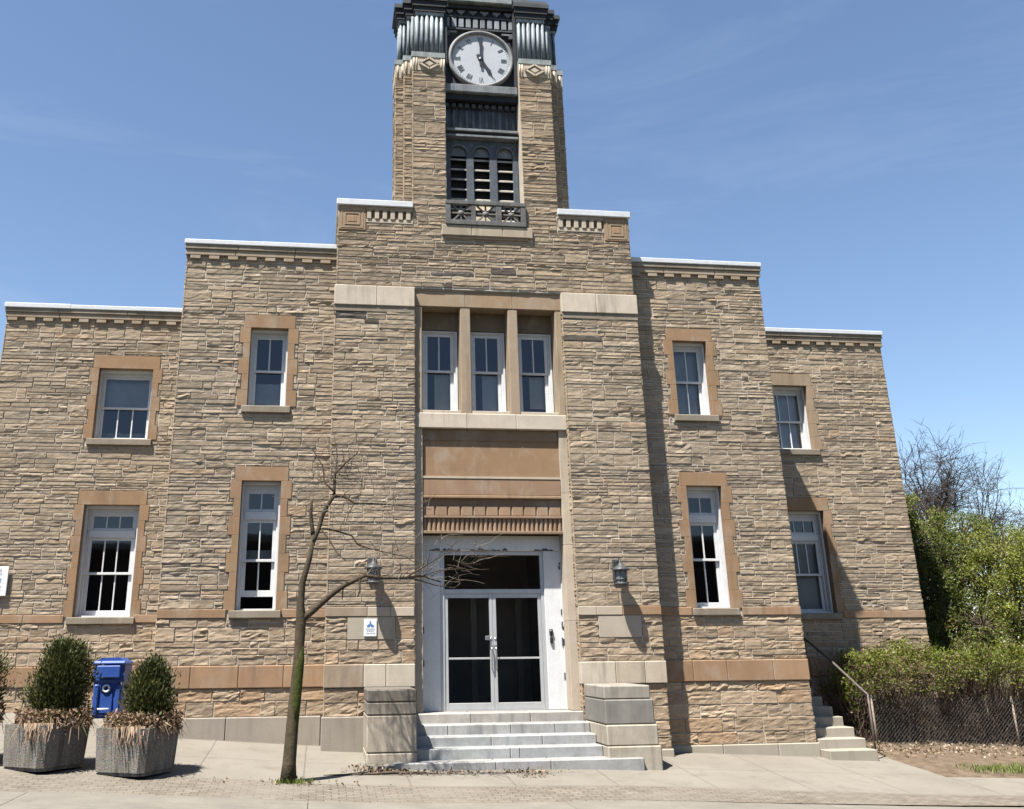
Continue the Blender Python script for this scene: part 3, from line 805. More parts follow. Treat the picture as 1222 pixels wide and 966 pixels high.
# spandrel and carved lintel between door and windows
mb = MB(); yb = .185
mb.box(-1.309, 1.314, yb, .8, 4.04, 4.939, jc(ORANGE, .02)); mb.box(-1.309, 1.314, yb - .025, yb + .02, 4.72, 4.939, (.34, .23, .145), .01)
mb.box(-1.309, 1.314, yb - .035, .8, 3.69, 4.0, jc((.39, .255, .165), .03), .01)
mb.prism_y([(-1.309, 4.0), (1.314, 4.0), (1.314, 4.04), (-1.309, 4.04)], yb - .045, yb + .02, CREAM2)
mb.box(-1.309, 1.314, yb - .045, .8, 3.635, 3.688, jc(ORANGE2, .03), .008)
mb.box(-1.309, 1.314, yb + .03, .8, 3.03, 3.634, (.33, .22, .145))
mb.box(-1.309, 1.314, yb - .03, yb + .05, 3.27, 3.31, (.36, .25, .17), .006); mb.box(-1.309, 1.314, yb - .045, yb + .05, 2.985, 3.035, (.36, .25, .17), .006)
for k in range(11):
    c = -1.309 + 2.623 * (k + .5) / 11
    mb.box(c - .11, c + .11, yb + .008, yb + .05, 3.312, 3.50, jc((.42, .285, .185), .10), .015)
for k in range(30):
    c = -1.309 + 2.623 * (k + .5) / 30
    mb.lathe([(.034, 3.036), (.034, 3.268)], (c, yb + .03, 0), 6, col=jc((.42, .28, .185), .16), a0=PI, a1=2 * PI)
mb.build('carved_lintel', M['dressed'], bld)
# white timber surround
YD = .455
mb = MB()
mb.box(-1.309, -.965, YD, YD + .1, -.06, 2.705, c=.006); mb.box(.985, 1.314, YD, YD + .1, -.06, 2.705, c=.006)
mb.box(-1.309, 1.314, YD - .02, YD + .1, 2.706, 2.984, c=.008)
for (a, b) in ((-1.312, -1.29), (1.295, 1.313)): mb.box(a, b, YD - .03, YD + .05, -.06, 2.70)
ds = mb.build('door_surround', M['paint'], bld)
mb = MB(); r = random.Random(5)
for k in range(26):
    c = r.choice([-1.15, -1.05, -.75, -.65, -.3, -.2, .05, .15, .75, .95, 1.1]) + r.uniform(-.12, .12); h = r.uniform(.012, .05); ww = r.uniform(.03, .09)
    poly = [(c - ww, 2.708), (c + ww, 2.708), (c + ww * r.uniform(.3, .8), 2.708 + h * r.uniform(.3, .8)), (c + ww * r.uniform(-.3, .2), 2.708 + h), (c - ww * r.uniform(.4, .8), 2.708 + h * r.uniform(.3, .8))]
    mb.prism_y(poly, YD - .0225 - .0002 * k, YD + .0)
for k in range(12):
    zz = r.uniform(.1, 2.5); xx = r.choice([-1.28, -1.285, 1.27, 1.285]) + r.uniform(-.01, .01)
    mb.box(xx, xx + .018, YD - .0315 - .0001 * k, YD, zz, zz + r.uniform(.04, .12))
mb.build('peeled_patch', M['peel'], ds)
mb = MB(); mb.box(1.04, 1.105, YD - .03, YD - .001, 1.19, 1.31, c=.01); ic = mb.build('intercom', M['lampgrey'], ds)
mb = MB(); mb.lathe([(.001, -.05), (.028, -.045), (.032, -.03)], (1.072, YD, 1.265), 12, axis='y'); mb.box(1.045, 1.10, YD - .04, YD - .001, 1.06, 1.17, c=.01); mb.build('intercom_box', M['black'], ds)
# aluminium frame, transom and doors
mb = MB(); ya = YD + .04; P = mb.box
P(-.965, -.875, ya, ya + .1, -.06, 2.705, c=.004); P(.925, .985, ya, ya + .1, -.06, 2.705, c=.004); P(-.875, .925, ya + .001, ya + .1, 2.635, 2.705, c=.004); P(-.875, .925, ya + .001, ya + .1, 1.945, 2.02, c=.004)
P(-.875, .925, ya - .02, ya + .1, -.062, -.045)
df = mb.build('transom_window', M['alu'], bld)
mb = MB(); mb.quad((-.875, ya + .05, 2.02), (.925, ya + .05, 2.02), (.925, ya + .05, 2.636), (-.875, ya + .05, 2.636)); mb.build('pane', M['glass'], df)
mb = MB(); mb.box(-1.1, 1.1, ya + 2.2, ya + 2.25, 2.0, 2.12); mb.box(-.06, .06, ya + 2.2, ya + 2.25, -.04, 2.0); mb.box(-1.0, -.88, ya + 2.2, ya + 2.25, -.04, 2.0); mb.box(.88, 1.0, ya + 2.2, ya + 2.25, -.04, 2.0); mb.box(-1.6, 1.6, ya + .1, ya + .101, 2.705, 3.2); interior(mb, -1.1, 1.1, -.05, 2.7, ya + .101, 3.0); mb.build('lobby_interior', simple('dim_lobby_wall', (.42, .38, .33), .8, .2, 1, 0, 20), df)
for (a, b, hs) in ((-.873, .012, 1), (.016, .923, -1)):
    mb = MB(); P = mb.box; yy = ya + .02; st = .062
    P(a, a + st, yy, yy + .05, -.043, 1.943, c=.004); P(b - st, b, yy, yy + .05, -.043, 1.943, c=.004)
    P(a + st, b - st, yy + .001, yy + .049, 1.868, 1.943, c=.004); P(a + st, b - st, yy + .001, yy + .049, -.043, .068, c=.004)
    P(a + st, b - st, yy + .01, yy + .04, .80, .832, c=.003)
    d = mb.build('door', M['alu'], bld)
    mb = MB(); mb.quad((a + st, yy + .025, .068), (b - st, yy + .025, .068), (b - st, yy + .025, 1.87), (a + st, yy + .025, 1.87)); mb.build('pane', M['glass'], d)
    hx = b - .04 if hs > 0 else a + .035
    mb = MB(); mb.tube([(hx, yy, .66), (hx, yy - .05, .66), (hx, yy - .055, .70), (hx, yy - .055, .96), (hx, yy - .05, 1.0), (hx, yy, 1.0)], .011, 8)
    mb.box(hx - .025, hx + .025, yy - .008, yy - .001, .98, 1.04); 
    if hs > 0: mb.box(hx - .11, hx - .02, yy - .03, yy - .001, 1.13, 1.20, c=.005)
    mb.lathe([(.001, -.012), (.02, -.01), (.022, -.001)], (hx, yy, 1.15), 10, axis='y')
    mb.build('handle', M['chrome'], d)

# ------------------------------------------------------------------ clock tower
YC = YU + 1.84; A = 1.84; S_ = .17
def lplan(sx, sy, a=A, e=0.0, inn=.81):
    if sy > 0: a = A - .10; e = min(e, 0) - .12
    q = [(inn, a + e), (1.5 + e, a + e), (1.5 + e, a - S_ + e), (a - S_ + e, a - S_ + e), (a - S_ + e, 1.5 + e), (a + e, 1.5 + e), (a + e, inn), (inn, inn)]
    pts = [(sx * p[0], YC + sy * p[1] - (1.2 if sy > 0 else 0)) for p in q]
    return pts if sx * sy > 0 else pts[::-1]
for sx in (-1, 1):
    for sy in (-1, 1):
        mb = MB(); mb.prism(lplan(sx, sy), 8.9 if sy > 0 else 9.46, 12.75)
        if sy < 0:
            stz = (9.46, 12.74)
            u0, u1 = (-1.5, -.812) if sx < 0 else (.802, 1.5)
            stone_face(mb, (0, YC - A, 0), (1, 0, 0), (0, -1, 0), u0 - (.02 if sx < 0 else 0), u1 + (.02 if sx > 0 else 0), 9.46, 12.74, (), 'fine', (.93, .91, .885))
            for (yy, a, b) in ((YC - A + S_, 1.5, 1.67), (YC - 1.5, 1.67, 1.84)):
                a_, b_ = (-b - .02, -a) if sx < 0 else (a, b + .02)
                stone_face(mb, (0, yy, 0), (1, 0, 0), (0, -1, 0), a_, b_, 9.0, 12.74, (), 'fine', (.93, .91, .885))
            for (xx, a, b) in ((1.5, YC - A, YC - A + S_), (1.67, YC - 1.67, YC - 1.5), (1.84, YC - 1.5, YC - .81)):
                stone_face(mb, (sx * xx, 0, 0), (0, 1, 0), (sx, 0, 0), a - .02, b, 9.0, 12.74, (), 'fine')
        mb.build('tower_pier', [M['mortar'], M['stone']], bld)
        # carved capital
        mb = MB(); mb.prism(lplan(sx, sy, e=.02), 12.751, 13.08, CREAM2)
        if sy < 0:
            c = sx * 1.155; yy = YC - A - .02
            def dia(r, pr, col): mb.prism_y([(c - r * .95, 12.91), (c, 12.91 - r * .62), (c + r * .95, 12.91), (c, 12.91 + r * .62)], yy - pr, yy + .01, col)
            q4 = [(c - .21, 12.91), (c, 12.775), (c + .21, 12.91), (c, 13.045)]
            for k in range(4): mb.bar((q4[k][0], yy - .02, q4[k][1]), (q4[(k + 1) % 4][0], yy - .02, q4[(k + 1) % 4][1]), .042, .06, (0, -1, 0), CREAM)
            dia(.10, .04, CREAM)
            for k in (-1, 1):
                for q in (.27, .325): mb.tube([(c + k * q, yy, 12.77), (c + k * q, yy, 13.05)], .018, 6, jc(CREAM, .05))
            for xx in (1.585, 1.755):
                yv = YC - A + S_ - .02 if xx < 1.6 else YC - 1.5 - .02
                for q in (-.05, .05): mb.tube([(sx * (xx + q), yv, 12.77), (sx * (xx + q), yv, 13.05)], .022, 6, jc(CREAM, .05))
            for yv in (YC - 1.755, YC - 1.585): mb.tube([(sx * (1.52 if yv < YC - 1.67 else 1.69), yv, 12.77), (sx * (1.52 if yv < YC - 1.67 else 1.69), yv, 13.05)], .03, 6, jc(CREAM, .05))
        mb.build('carved_capital', M['dressed'], bld)
        # patinated metal corner above
        LM = (.34, .39, .43); DM = (.03, .034, .04)
        mb = MB(); mb.prism(lplan(sx, sy, e=.035), 13.081, 13.20, (.34, .38, .38)); mb.prism(lplan(sx, sy, e=.0), 13.201, 13.24, DM)
        mb.prism(lplan(sx, sy, e=-.09), 13.24, 14.30, (.07, .085, .10))
        if sy < 0:
            yy = YC - A + .09
            for k in range(6):
                xx = sx * (.865 + .108 * k); mb.tube([(xx, yy, 13.24), (xx, yy, 14.22)], .036 if k not in (2, 3) else .042, 8, jc(LM, .12))
            for xx, yv in ((1.46, YC - A + .13), (1.54, YC - 1.67 + .09), (1.70, YC - 1.5 + .09)):
                for q in (-.035, .04): mb.tube([(sx * (xx + q), yv, 13.24), (sx * (xx + q), yv, 14.2)], .03, 8, jc(LM, .1))
            for yv in (YC - 1.3, YC - 1.15, YC - 1.0): mb.tube([(sx * 1.75, yv, 13.24), (sx * 1.75, yv, 14.2)], .035, 8, jc(LM, .1))
        mb.prism(lplan(sx, sy, e=-.05), 14.22, 14.30, LM)
        mb.prism(lplan(sx, sy, e=-.02, inn=.79), 14.301, 14.42, DM); mb.prism(lplan(sx, sy, e=.01, inn=.77), 14.421, 14.56, (.025, .028, .033)); mb.prism(lplan(sx, sy, e=.045, inn=.75), 14.561, 14.66, (.07, .08, .09))
        mb.build('tower_crown', M['metal'], bld)
# core behind the bays
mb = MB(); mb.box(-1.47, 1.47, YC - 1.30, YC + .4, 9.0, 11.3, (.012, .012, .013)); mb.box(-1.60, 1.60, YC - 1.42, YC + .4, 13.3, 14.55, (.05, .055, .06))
for sx in (-1, 1): mb.box(sx * 1.62 - .04, sx * 1.62 + .04, YC - .81, YC - .3, 9.0, 14.6, (.09, .11, .13))
mb.box(-.81, .81, YC + .40, YC + .50, 9.0, 14.6, (.09, .11, .13))
mb.build('tower_core', M['metal'], bld)
DK = (.028, .032, .038); MD = (.085, .10, .115); ML = (.24, .26, .28)
x0b, x1b = -.808, .798; YB = YU + .24
mb = MB(); P = mb.box
P(x0b, x1b, YB, YB + .2, 12.50, 14.62, DK)                                  # clock backing
P(x0b, x1b, YB - .14, YB + .1, 12.36, 12.56, ML, .02)                       # projecting sill under the clock
P(x0b, x1b, YB - .05, YB + .1, 12.22, 12.359, DK)
P(x0b, x1b, YB + .16, YB + .3, 11.50, 12.219, (.10, .115, .135))            # fluted panel
for k in range(11):
    c = x0b + (x1b - x0b) * (k + .5) / 11; P(c - .045, c + .045, YB + .05, YB + .18, 12.10, 12.19, MD, .006)
    mb.tube([(c, YB + .16, 11.53), (c, YB + .16, 12.07)], .042, 8, jc((.15, .175, .21), .1))
P(x0b, x1b, YB - .03, YB + .1, 11.47, 11.535, ML, .01); P(x0b, x1b, YB + .02, YB + .2, 11.40, 11.469, DK); P(x0b, x1b, YB - .01, YB + .2, 11.345, 11.399, ML, .008)
# frieze above the clock
P(x0b, x1b, YB - .10, YB + .02, 14.55, 14.62, DK, .01); P(x0b, x1b, YB - .06, YB + .02, 14.33, 14.37, MD, .006); P(x0b, x1b, YB - .06, YB + .02, 14.01, 14.05, MD, .006)
for k in range(6):
    c = x0b + (x1b - x0b) * (k + .5) / 6; mb.prism_y([(c - .10, 14.52), (c, 14.40), (c + .10, 14.52)], YB - .05, YB, ML)
for k in range(10):
    c = x0b + (x1b - x0b) * (k + .5) / 10; P(c - .055, c + .055, YB - .06, YB + .01, 14.07, 14.31, jc((.30, .33, .36), .1), .008)
for (a, b) in ((x0b + .02, x0b + .3), (x1b - .3, x1b - .02)):
    P(a, b, YB - .05, YB, 13.93, 13.97, ML); P(a if a < 0 else b - .12, a + .12 if a < 0 else b, YB - .07, YB, 13.83, 13.95, MD, .01)
P(x0b + .001, x0b + .07, YB - .12, YB + .05, 12.57, 14.6, DK); P(x1b - .06, x1b - .001, YB - .12, YB + .05, 12.57, 14.6, DK)
mb.build('clock_stage', M['metal'], bld)
# attic and roof above
mb = MB(); mb.box(-.74, .74, YU + .05, YC + .4, 14.661, 15.15, (.30, .34, .34), .02); mb.box(-1.6, 1.6, YC - 1.55, YC + .4, 14.662, 15.0, (.13, .15, .16)); mb.box(-1.2, 1.2, YC - 1.2, YC + .3, 15.151, 15.8, (.25, .3, .3)); mb.box(-.8, .8, YC - .8, YC + .4, 15.801, 16.6, (.25, .3, .3))
mb.build('tower_roof', M['metal'], bld)
# louvre arches
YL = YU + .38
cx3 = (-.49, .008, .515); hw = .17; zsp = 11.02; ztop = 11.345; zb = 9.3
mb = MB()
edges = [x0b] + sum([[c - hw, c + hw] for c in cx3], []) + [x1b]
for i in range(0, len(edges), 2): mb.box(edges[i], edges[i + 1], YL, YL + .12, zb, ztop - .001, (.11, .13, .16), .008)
for c in cx3:
    n_ = 14; arc = [(c + hw * math.cos(PI * k / n_), zsp + hw * math.sin(PI * k / n_)) for k in range(n_ + 1)]
    for k in range(n_):
        p, q = arc[k], arc[k + 1]
        mb.quad((p[0], YL, p[1]), (p[0], YL, ztop), (q[0], YL, ztop), (q[0], YL, q[1]), (.11, .13, .16))
        mb.quad((p[0], YL, p[1]), (q[0], YL, q[1]), (q[0], YL + .12, q[1]), (p[0], YL + .12, p[1]), (.11, .13, .16))
    mb.tube([(c + (hw + .02) * math.cos(PI * k / n_), YL - .005, zsp + (hw + .02) * math.sin(PI * k / n_)) for k in range(n_ + 1)], .016, 6, (.2, .23, .27))
    mb.tube([(c, YL - .0, zb), (c, YL - .0, zb + .01)], .001, 3)
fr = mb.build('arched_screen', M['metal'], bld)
for i, c in enumerate(cx3):
    mb = MB(); z = 9.45
    while z < 10.95:
        y0 = YL + .03
        mb.add([(c - hw, y0, z), (c + hw, y0, z), (c + hw, y0 + .06, z + .05), (c - hw, y0 + .06, z + .05), (c - hw, y0, z + .028), (c + hw, y0, z + .028), (c + hw, y0 + .06, z + .078), (c - hw, y0 + .06, z + .078)],
               [(0, 1, 5, 4), (0, 3, 2, 1), (4, 5, 6, 7), (2, 3, 7, 6)], (.5, .46, .40)); z += .235
    mb.box(c - hw, c + hw, YL + .06, YL + .08, 10.98, 11.25, (.2, .22, .24))
    mb.build('louvre', M['metal'], fr)
mb = MB(); mb.box(cx3[1] - .155, cx3[1] + .165, YL + .012, YL + .03, 9.45, 9.82, (1, 1, 1)); mb.build('pale_board', M['wood'], fr)
# balcony grille and its stone sill
mb = MB(); y0, y1 = YU - .085, YU - .02; BG = (.16, .16, .155)
for (a, b) in ((-.84, -.735), (-.31, -.22), (.195, .315), (.715, .82)): mb.box(a, b, y0, y1, 9.225, 9.58, jc(BG, .06), .006)
mb.box(-.84, .82, y0 - .01, y1 + .01, 9.581, 9.665, BG, .008); mb.box(-.84, .82, y0 - .015, y1 + .02, 9.125, 9.224, BG, .008)
for (a, b) in ((-.735, -.31), (-.22, .195), (.315, .715)):
    c = (a + b) / 2; zc = 9.402; ym = (y0 + y1) / 2 + .02
    for k in range(8):
        t = PI * k / 4; L = (b - a) / 2 / max(abs(math.cos(t)), abs(math.sin(t)) * 1.17)
        mb.bar((c, ym, zc), (c + L * math.cos(t), ym, zc + L * math.sin(t)), .032, .03, (0, -1, 0), jc((.20, .19, .175), .08))
    mb.lathe([(.001, -.035), (.05, -.03), (.065, -.01), (.065, .02)], (c, ym, zc), 12, axis='y', col=(.2, .19, .175))
for xx in (-.80, .735): mb.box(xx, xx + .05, y1 + .021, YL, 9.14, 9.64, BG)
mb.build('balcony_grille', M['metal'], bld)
mb = MB()
for (a, b) in ((-.92, -.31), (-.31, .32), (.32, .95)): mb.box(a + .001, b - .001, YU - .075, YU + .35, 8.89, 9.122, jc((.50, .42, .32), .05), .012)
mb.box(-.86, .88, YU - .04, YU + .05, 8.84, 8.889, TAN, .008)
mb.build('balcony_sill', M['dressed'], bld)
# clock
CX, CZ_, RC = .012, 13.262, .66; YK = YB - .02
mb = MB(); mb.lathe([(RC + .075, .0), (RC + .075, -.05), (RC + .045, -.085), (RC + .01, -.085), (RC - .015, -.06), (RC - .02, -.02)], (CX, YK, CZ_), 64, axis='y', col=(.33, .33, .33))
clk = mb.build('clock', M['metal'], bld)
mb = MB(); mb.lathe([(.0005, -.022), (RC - .018, -.022)], (CX, YK, CZ_), 64, axis='y'); mb.build('dial', M['dial'], clk)
mb = MB()
def stroke(h, pts, w):
    th = PI / 2 - 2 * PI * h / 12; rad = Vector((math.cos(th), 0, math.sin(th))); tan = Vector((math.sin(th), 0, -math.cos(th)))
    o = Vector((CX, YK - .026, CZ_))
    q = [o + rad * (.515 + p[1]) + tan * p[0] for p in pts]; mb.bar(q[0], q[1], w, .006, (0, -1, 0))
for h, s in enumerate(['XII', 'I', 'II', 'III', 'IIII', 'V', 'VI', 'VII', 'VIII', 'IX', 'X', 'XI']):
    wd = {'I': .034, 'V': .066, 'X': .066}; tot = sum(wd[c] for c in s); u = -tot / 2
    for c in s:
        m = u + wd[c] / 2; H = .062
        if c == 'I': stroke(h, ((m, -H), (m, H)), .013)
        elif c == 'V': stroke(h, ((m - .024, H), (m, -H)), .014); stroke(h, ((m + .024, H), (m, -H)), .008)
        else: stroke(h, ((m - .024, H), (m + .024, -H)), .014); stroke(h, ((m + .024, H), (m - .024, -H)), .008)
        u += wd[c]
for k in range(60):
    t = 2 * PI * k / 60; a, b = (.605, .622); c_ = Vector((math.cos(t), 0, math.sin(t))); o = Vector((CX, YK - .0255, CZ_)); mb.bar(o + c_ * a, o + c_ * b, .012 if k % 5 == 0 else .006, .004, (0, -1, 0))
mb.build('numerals', simple('grey_black_numerals', (.10, .11, .125), .6, .1, 4, 0, 20), clk)
def hand(name, ang, L, tail, w, yy):
    mb = MB(); d = Vector((math.sin(ang), 0, math.cos(ang))); s = Vector((d.z, 0, -d.x)); o = Vector((CX, yy, CZ_))
    prof = [(-tail, w * .9), (-tail * .55, w * 1.1), (0, w * .8), (L * .55, w * .75), (L * .78, w * 1.25), (L, .006)]
    v = []
    for (a, b) in prof:
        v += [o + d * a - s * b / 2 - Vector((0, .006, 0)), o + d * a + s * b / 2 - Vector((0, .006, 0)), o + d * a + s * b / 2 + Vector((0, .006, 0)), o + d * a - s * b / 2 + Vector((0, .006, 0))]
    f = []
    for i in range(len(prof) - 1):
        for k in range(4): f.append((i * 4 + k, i * 4 + (k + 1) % 4, i * 4 + 4 + (k + 1) % 4, i * 4 + 4 + k))
    f += [(0, 1, 2, 3), (23, 22, 21, 20)]
    mb.add(v, f); mb.lathe([(.001, -.012), (.05, -.01), (.055, .006)], (CX, yy, CZ_), 16, axis='y'); mb.build(name, M['black'], clk)
hand('minute_hand', math.radians(0), .55, .2, .062, YK - .055); hand('hour_hand', math.radians(149), .44, .14, .075, YK - .04)

# ------------------------------------------------------------------ entrance steps
stp = thing('entrance_steps', 'five grey veined marble steps between stone cheek blocks at the entrance doors', 'steps', (0, -.7, -.84))
MA = [(.60, .565, .51), (.56, .555, .54), (.545, .55, .55), (.535, .54, .545), (.57, .56, .545)]
tops = [-.066, -.222, -.378, -.525, -.688]; bots = [-.3, -.40, -.55, -.70, -1.05]
for k in range(5):
    yf = -.02 - .355 * k; mb = MB(); xa, xb = (-1.555, 1.486) if k < 4 else (-1.93, 2.05)
    if k == 0: xa, xb = -1.478, 1.485
    cuts = sorted([xa, xb] + [xa + (xb - xa) * t for t in ((.33, .68), (.2, .55, .8), (.42, .7), (.5, .55), (.4, .62))[k]])
    for i in range(len(cuts) - 1):
        mb.box(cuts[i] + .002, cuts[i + 1] - .002, yf, (.62 if k == 0 else yf + .6 if k < 4 else -.9), bots[k], tops[k] + .002 * random.random(), jc(MA[k], .06), .014)
    mb.build('step', M['marble'], stp)
def cheek(x0, x1, lv, cols, inner):
    y0 = -1.30
    z = [-1.05] + lv
    for i in range(len(lv)):
        mb = MB(); dx = .0
        ext = (.035 * (len(lv) - 1 - i)) if inner < 0 else 0
        mb.box(x0, x1 + ext, y0 - ext * .6, -.065, z[i] + .002, z[i + 1] - .002, cols[i], .018)
        mb.build('cheek_coping' if i == len(lv) - 1 else 'cheek_block', M['cheek'][i if inner < 0 else i + 10] if False else M['marblecheek'], stp)
def cheek_mat():
    m, nt, bs = new_mat('soot_stained_limestone'); n = N(nt)
    a = n.attr(); c = n.mix(1, a, n.ramp(n.noise(3, 5, .65), [(.3, .82), (.7, 1.15)]), 'MULTIPLY')
    s = n.noise(1.0, 4, .65, vscale=(9, 9, .8))
    c = n.mix(n.math('MULTIPLY', n.ramp(s, [(.45, 0.0), (.7, 1.0)]), .45), c, (.17, .155, .135))
    tc = n.node('ShaderNodeTexCoord'); sx = n.node('ShaderNodeSeparateXYZ'); n.link(tc.outputs['Object'], sx.inputs[0])
    drip = n.math('ADD', sx.outputs[2], n.math('MULTIPLY', n.math('SUBTRACT', n.noise(1.0, 3, .6, vscale=(6, 6, .6)), .5), 1.3))
    west = n.math('LESS_THAN', sx.outputs[0], 0.0)
    soot = n.math('MULTIPLY', n.ramp(n.math('ADD', n.math('MULTIPLY', drip, 1.2), .55), [(.42, 0.0), (.72, 1.0)]), west)
    c = n.mix(n.math('MULTIPLY', soot, .75), c, (.15, .135, .115))
    c = n.mix(.5, c, n.ramp(n.noise(60, 3, .6), [(.25, .8), (.75, 1.15)]), 'MULTIPLY')
    c = n.mix(1.0, c, (.52, .52, .52), 'MULTIPLY'); n.link(c, bs.inputs['Base Color']); bs.inputs['Roughness'].default_value = .85; bs.inputs['Specular IOR Level'].default_value = .15
    n.link(n.bump(n.noise(60, 3, .6), .2, .005), bs.inputs['Normal']); return m
M['marblecheek'] = cheek_mat()
cheek(-2.345, -1.56, [-.545, .0, .19, .38], [(.58, .51, .41), (.55, .48, .385), (.48, .425, .345), (.42, .375, .31)], 1)
cheek(1.49, 2.27, [-.52, -.205, .175, .385], [(.54, .48, .385), (.55, .49, .40), (.30, .285, .255), (.42, .385, .33)], -1)

# ------------------------------------------------------------------ side steps, handrail, fence
sst = thing('side_steps', 'plain concrete steps climbing beside the shaded wing wall', 'steps', (6.45, 1.2, -.98))
mb0 = None
for k in range(8):
    y = .12 + .33 * k; zt = -.81 + .165 * k; mb = MB()
    mb.box(5.985, 6.90 - .012 * k, y, y + (.345 if k < 7 else 1.0), -1.4 + .1 * k, zt, jc((.54, .485, .40), .05), .012); mb.build('step', M['concrete_wall'], sst)
mb = MB(); mb.box(6.905, 7.02, .75, 2.65, -1.3, -.72, (.26, .235, .20), .02); mb.build('side_kerb', M['concrete_wall'], sst)
hr = thing('handrail', 'thin iron handrail sloping up beside the concrete side steps', 'handrail', (6.95, .3, -.95))
mb = MB(); mb.tube([(6.97, .30, .10), (6.97, .42, .155), (6.97, 1.58, .74), (6.97, 2.62, 1.20)], .022, 8); mb.build('rail', M['rustiron'], hr)
for (y, a, b) in ((.31, -.98, .11), (2.45, .1, 1.13)):
    mb = MB(); mb.tube([(6.97, y, a), (6.97, y, b)], .019, 8); mb.build('post', M['rustiron'], hr)
fe = thing('chain_link_fence', 'low chain link fence in front of the overgrown hedge', 'fence', (9.5, 1.55, -1.0))
fx0, fx1 = 7.74, 14.5
def fz(x): return -.925 - (x - 7.74) * .033
for x in (7.745, 10.75, 13.7):
    mb = MB(); mb.tube([(x, 1.55, fz(x) - .12), (x, 1.55, fz(x) + .98)], .021, 8); mb.tube([(x, 1.55, fz(x) + .98), (x, 1.55, fz(x) + 1.0)], [.026, .01], 8); mb.build('post', M['rustpost'], fe)
mb = MB(); H = .93; st = .075; x = fx0 - H
while x < fx1:
    for sgn in (1, -1):
        pa, pb = (x, 0), (x + H, H)
        a0 = max(x, fx0); b0 = min(x + H, fx1)
        if b0 - a0 > .03:
            za, zb_ = a0 - x, b0 - x
            if sgn < 0: za, zb_ = H - za, H - zb_
            mb.tube([(a0, 1.535 + .006 * sgn, fz(a0) + .04 + za), (b0, 1.535 + .006 * sgn, fz(b0) + .04 + zb_)], .0023, 3, cap=False)
    x += st
mb.build('wire_mesh', M['galv'], fe)

# ------------------------------------------------------------------ wall lamps, signs
def lamp(x, z, label):
    t = thing('wall_lamp', label, 'lamp', (x, -.03, z), 'wall lanterns beside the entrance')
    mb = MB(); mb.box(x - .085, x + .06, -.052, -.02, z - .18, z + .24, c=.012); mb.build('backplate', M['lampgrey'], t)
    y = -.27
    mb = MB(); mb.tube([(x, -.04, z + .15), (x, -.13, z + .20), (x, -.22, z + .20), (x, y, z + .15)], .022, 8); mb.box(x - .05, x + .06, -.16, -.05, z + .08, z + .21, c=.015); mb.build('arm', M['black'], t)
    mb = MB(); mb.lathe([(.001, .17), (.03, .165), (.045, .13), (.12, .075), (.155, .045), (.155, .02), (.10, .015)], (x, y, z), 20); mb.build('cap', M['lampgrey'], t)
    mb = MB(); mb.lathe([(.10, .015), (.105, -.02), (.098, -.17), (.095, -.19)], (x, y, z), 20); mb.build('lamp_glass', M['lampglass'], t)
    mb = MB()
    for k in range(6):
        a = k * PI / 3; mb.tube([(x + .107 * math.cos(a), y + .107 * math.sin(a), z + .015), (x + .101 * math.cos(a), y + .101 * math.sin(a), z - .19)], .008, 5)
    mb.lathe([(.11, -.19), (.125, -.195), (.125, -.225), (.06, -.245), (.001, -.25)], (x, y, z), 20); mb.lathe([(.102, -.12), (.108, -.125), (.108, -.145), (.1, -.15)], (x, y, z), 20); mb.build('cage', M['lampgrey'], t)
lamp(2.24, 2.27, 'small grey lantern on the plain pier wall, far from the tree')
lamp(-2.22, 2.30, 'small grey lantern on the pier wall above the white notice, behind bare twigs')

nb = MB(); nb.box(-2.358, -2.135, -.045, -.023, 1.20, 1.487, c=.004); no = nb.build('wall_notice', M['sign'])
tag(no, 'small white notice with a blue emblem on the smooth slab below a lantern', 'sign')
mb = MB(); c = -2.247; y0, y1 = -.0475, -.044
mb.prism_y([(c - .02, 1.40), (c + .02, 1.40), (c + .006, 1.455), (c - .006, 1.455)], y0, y1); mb.prism_y([(c - .06, 1.375), (c + .06, 1.375), (c + .025, 1.405), (c - .025, 1.405)], y0 - .0003, y1)
for s in (-1, 1): mb.prism_y([(c + s * .035 + .028 * math.cos(t * PI / 4), 1.372 + .02 * math.sin(t * PI / 4)) for t in range(8)], y0 - .0006, y1)
mb.build('emblem', M['signblue'], no)
mb = MB(); r = random.Random(3)
for zz, hw_ in ((1.315, .07), (1.285, .06), (1.245, .075)):
    x = c - hw_
    while x < c + hw_:
        ww = r.uniform(.006, .012); mb.box(x, x + ww, y0, y1, zz, zz + r.choice([.012, .016])); x += ww + r.choice([.004, .004, .01])
mb.build('lettering', M['signgrey'], no)
sb = MB(); sb.box(-9.88, -9.17, YD2 - .09, YD2 - .055, 2.045, 2.60, c=.006); sg = sb.build('wall_sign', M['sign'])
tag(sg, 'white sign board on the wall beside the wide window above the planters', 'sign')
for nm, mt, rows in (('lettering', 'signgrey', ((2.50, .045, -9.27), (2.44, .03, -9.27), (2.20, .035, -9.25), (2.13, .03, -9.27))), ('heading', 'signblue', ((2.30, .075, -9.275),))):
    mb = MB(); r = random.Random(9)
    for (zz, hh, xe) in rows:
        x = -9.8
        while x < xe - hh * .7:
            ww = hh * r.uniform(.55, .8); t = hh * .2
            mb.box(x, x + t, YD2 - .0925, YD2 - .089, zz, zz + hh); mb.box(x + t, x + ww, YD2 - .0925, YD2 - .089, zz + hh - t, zz + hh); mb.box(x + t, x + ww, YD2 - .0922, YD2 - .089, zz, zz + t)
            if r.random() < .5: mb.box(x + ww - t, x + ww, YD2 - .0919, YD2 - .089, zz + t, zz + hh - t)
            x += ww + hh * .22
    mb.build(nm, M[mt], sg)

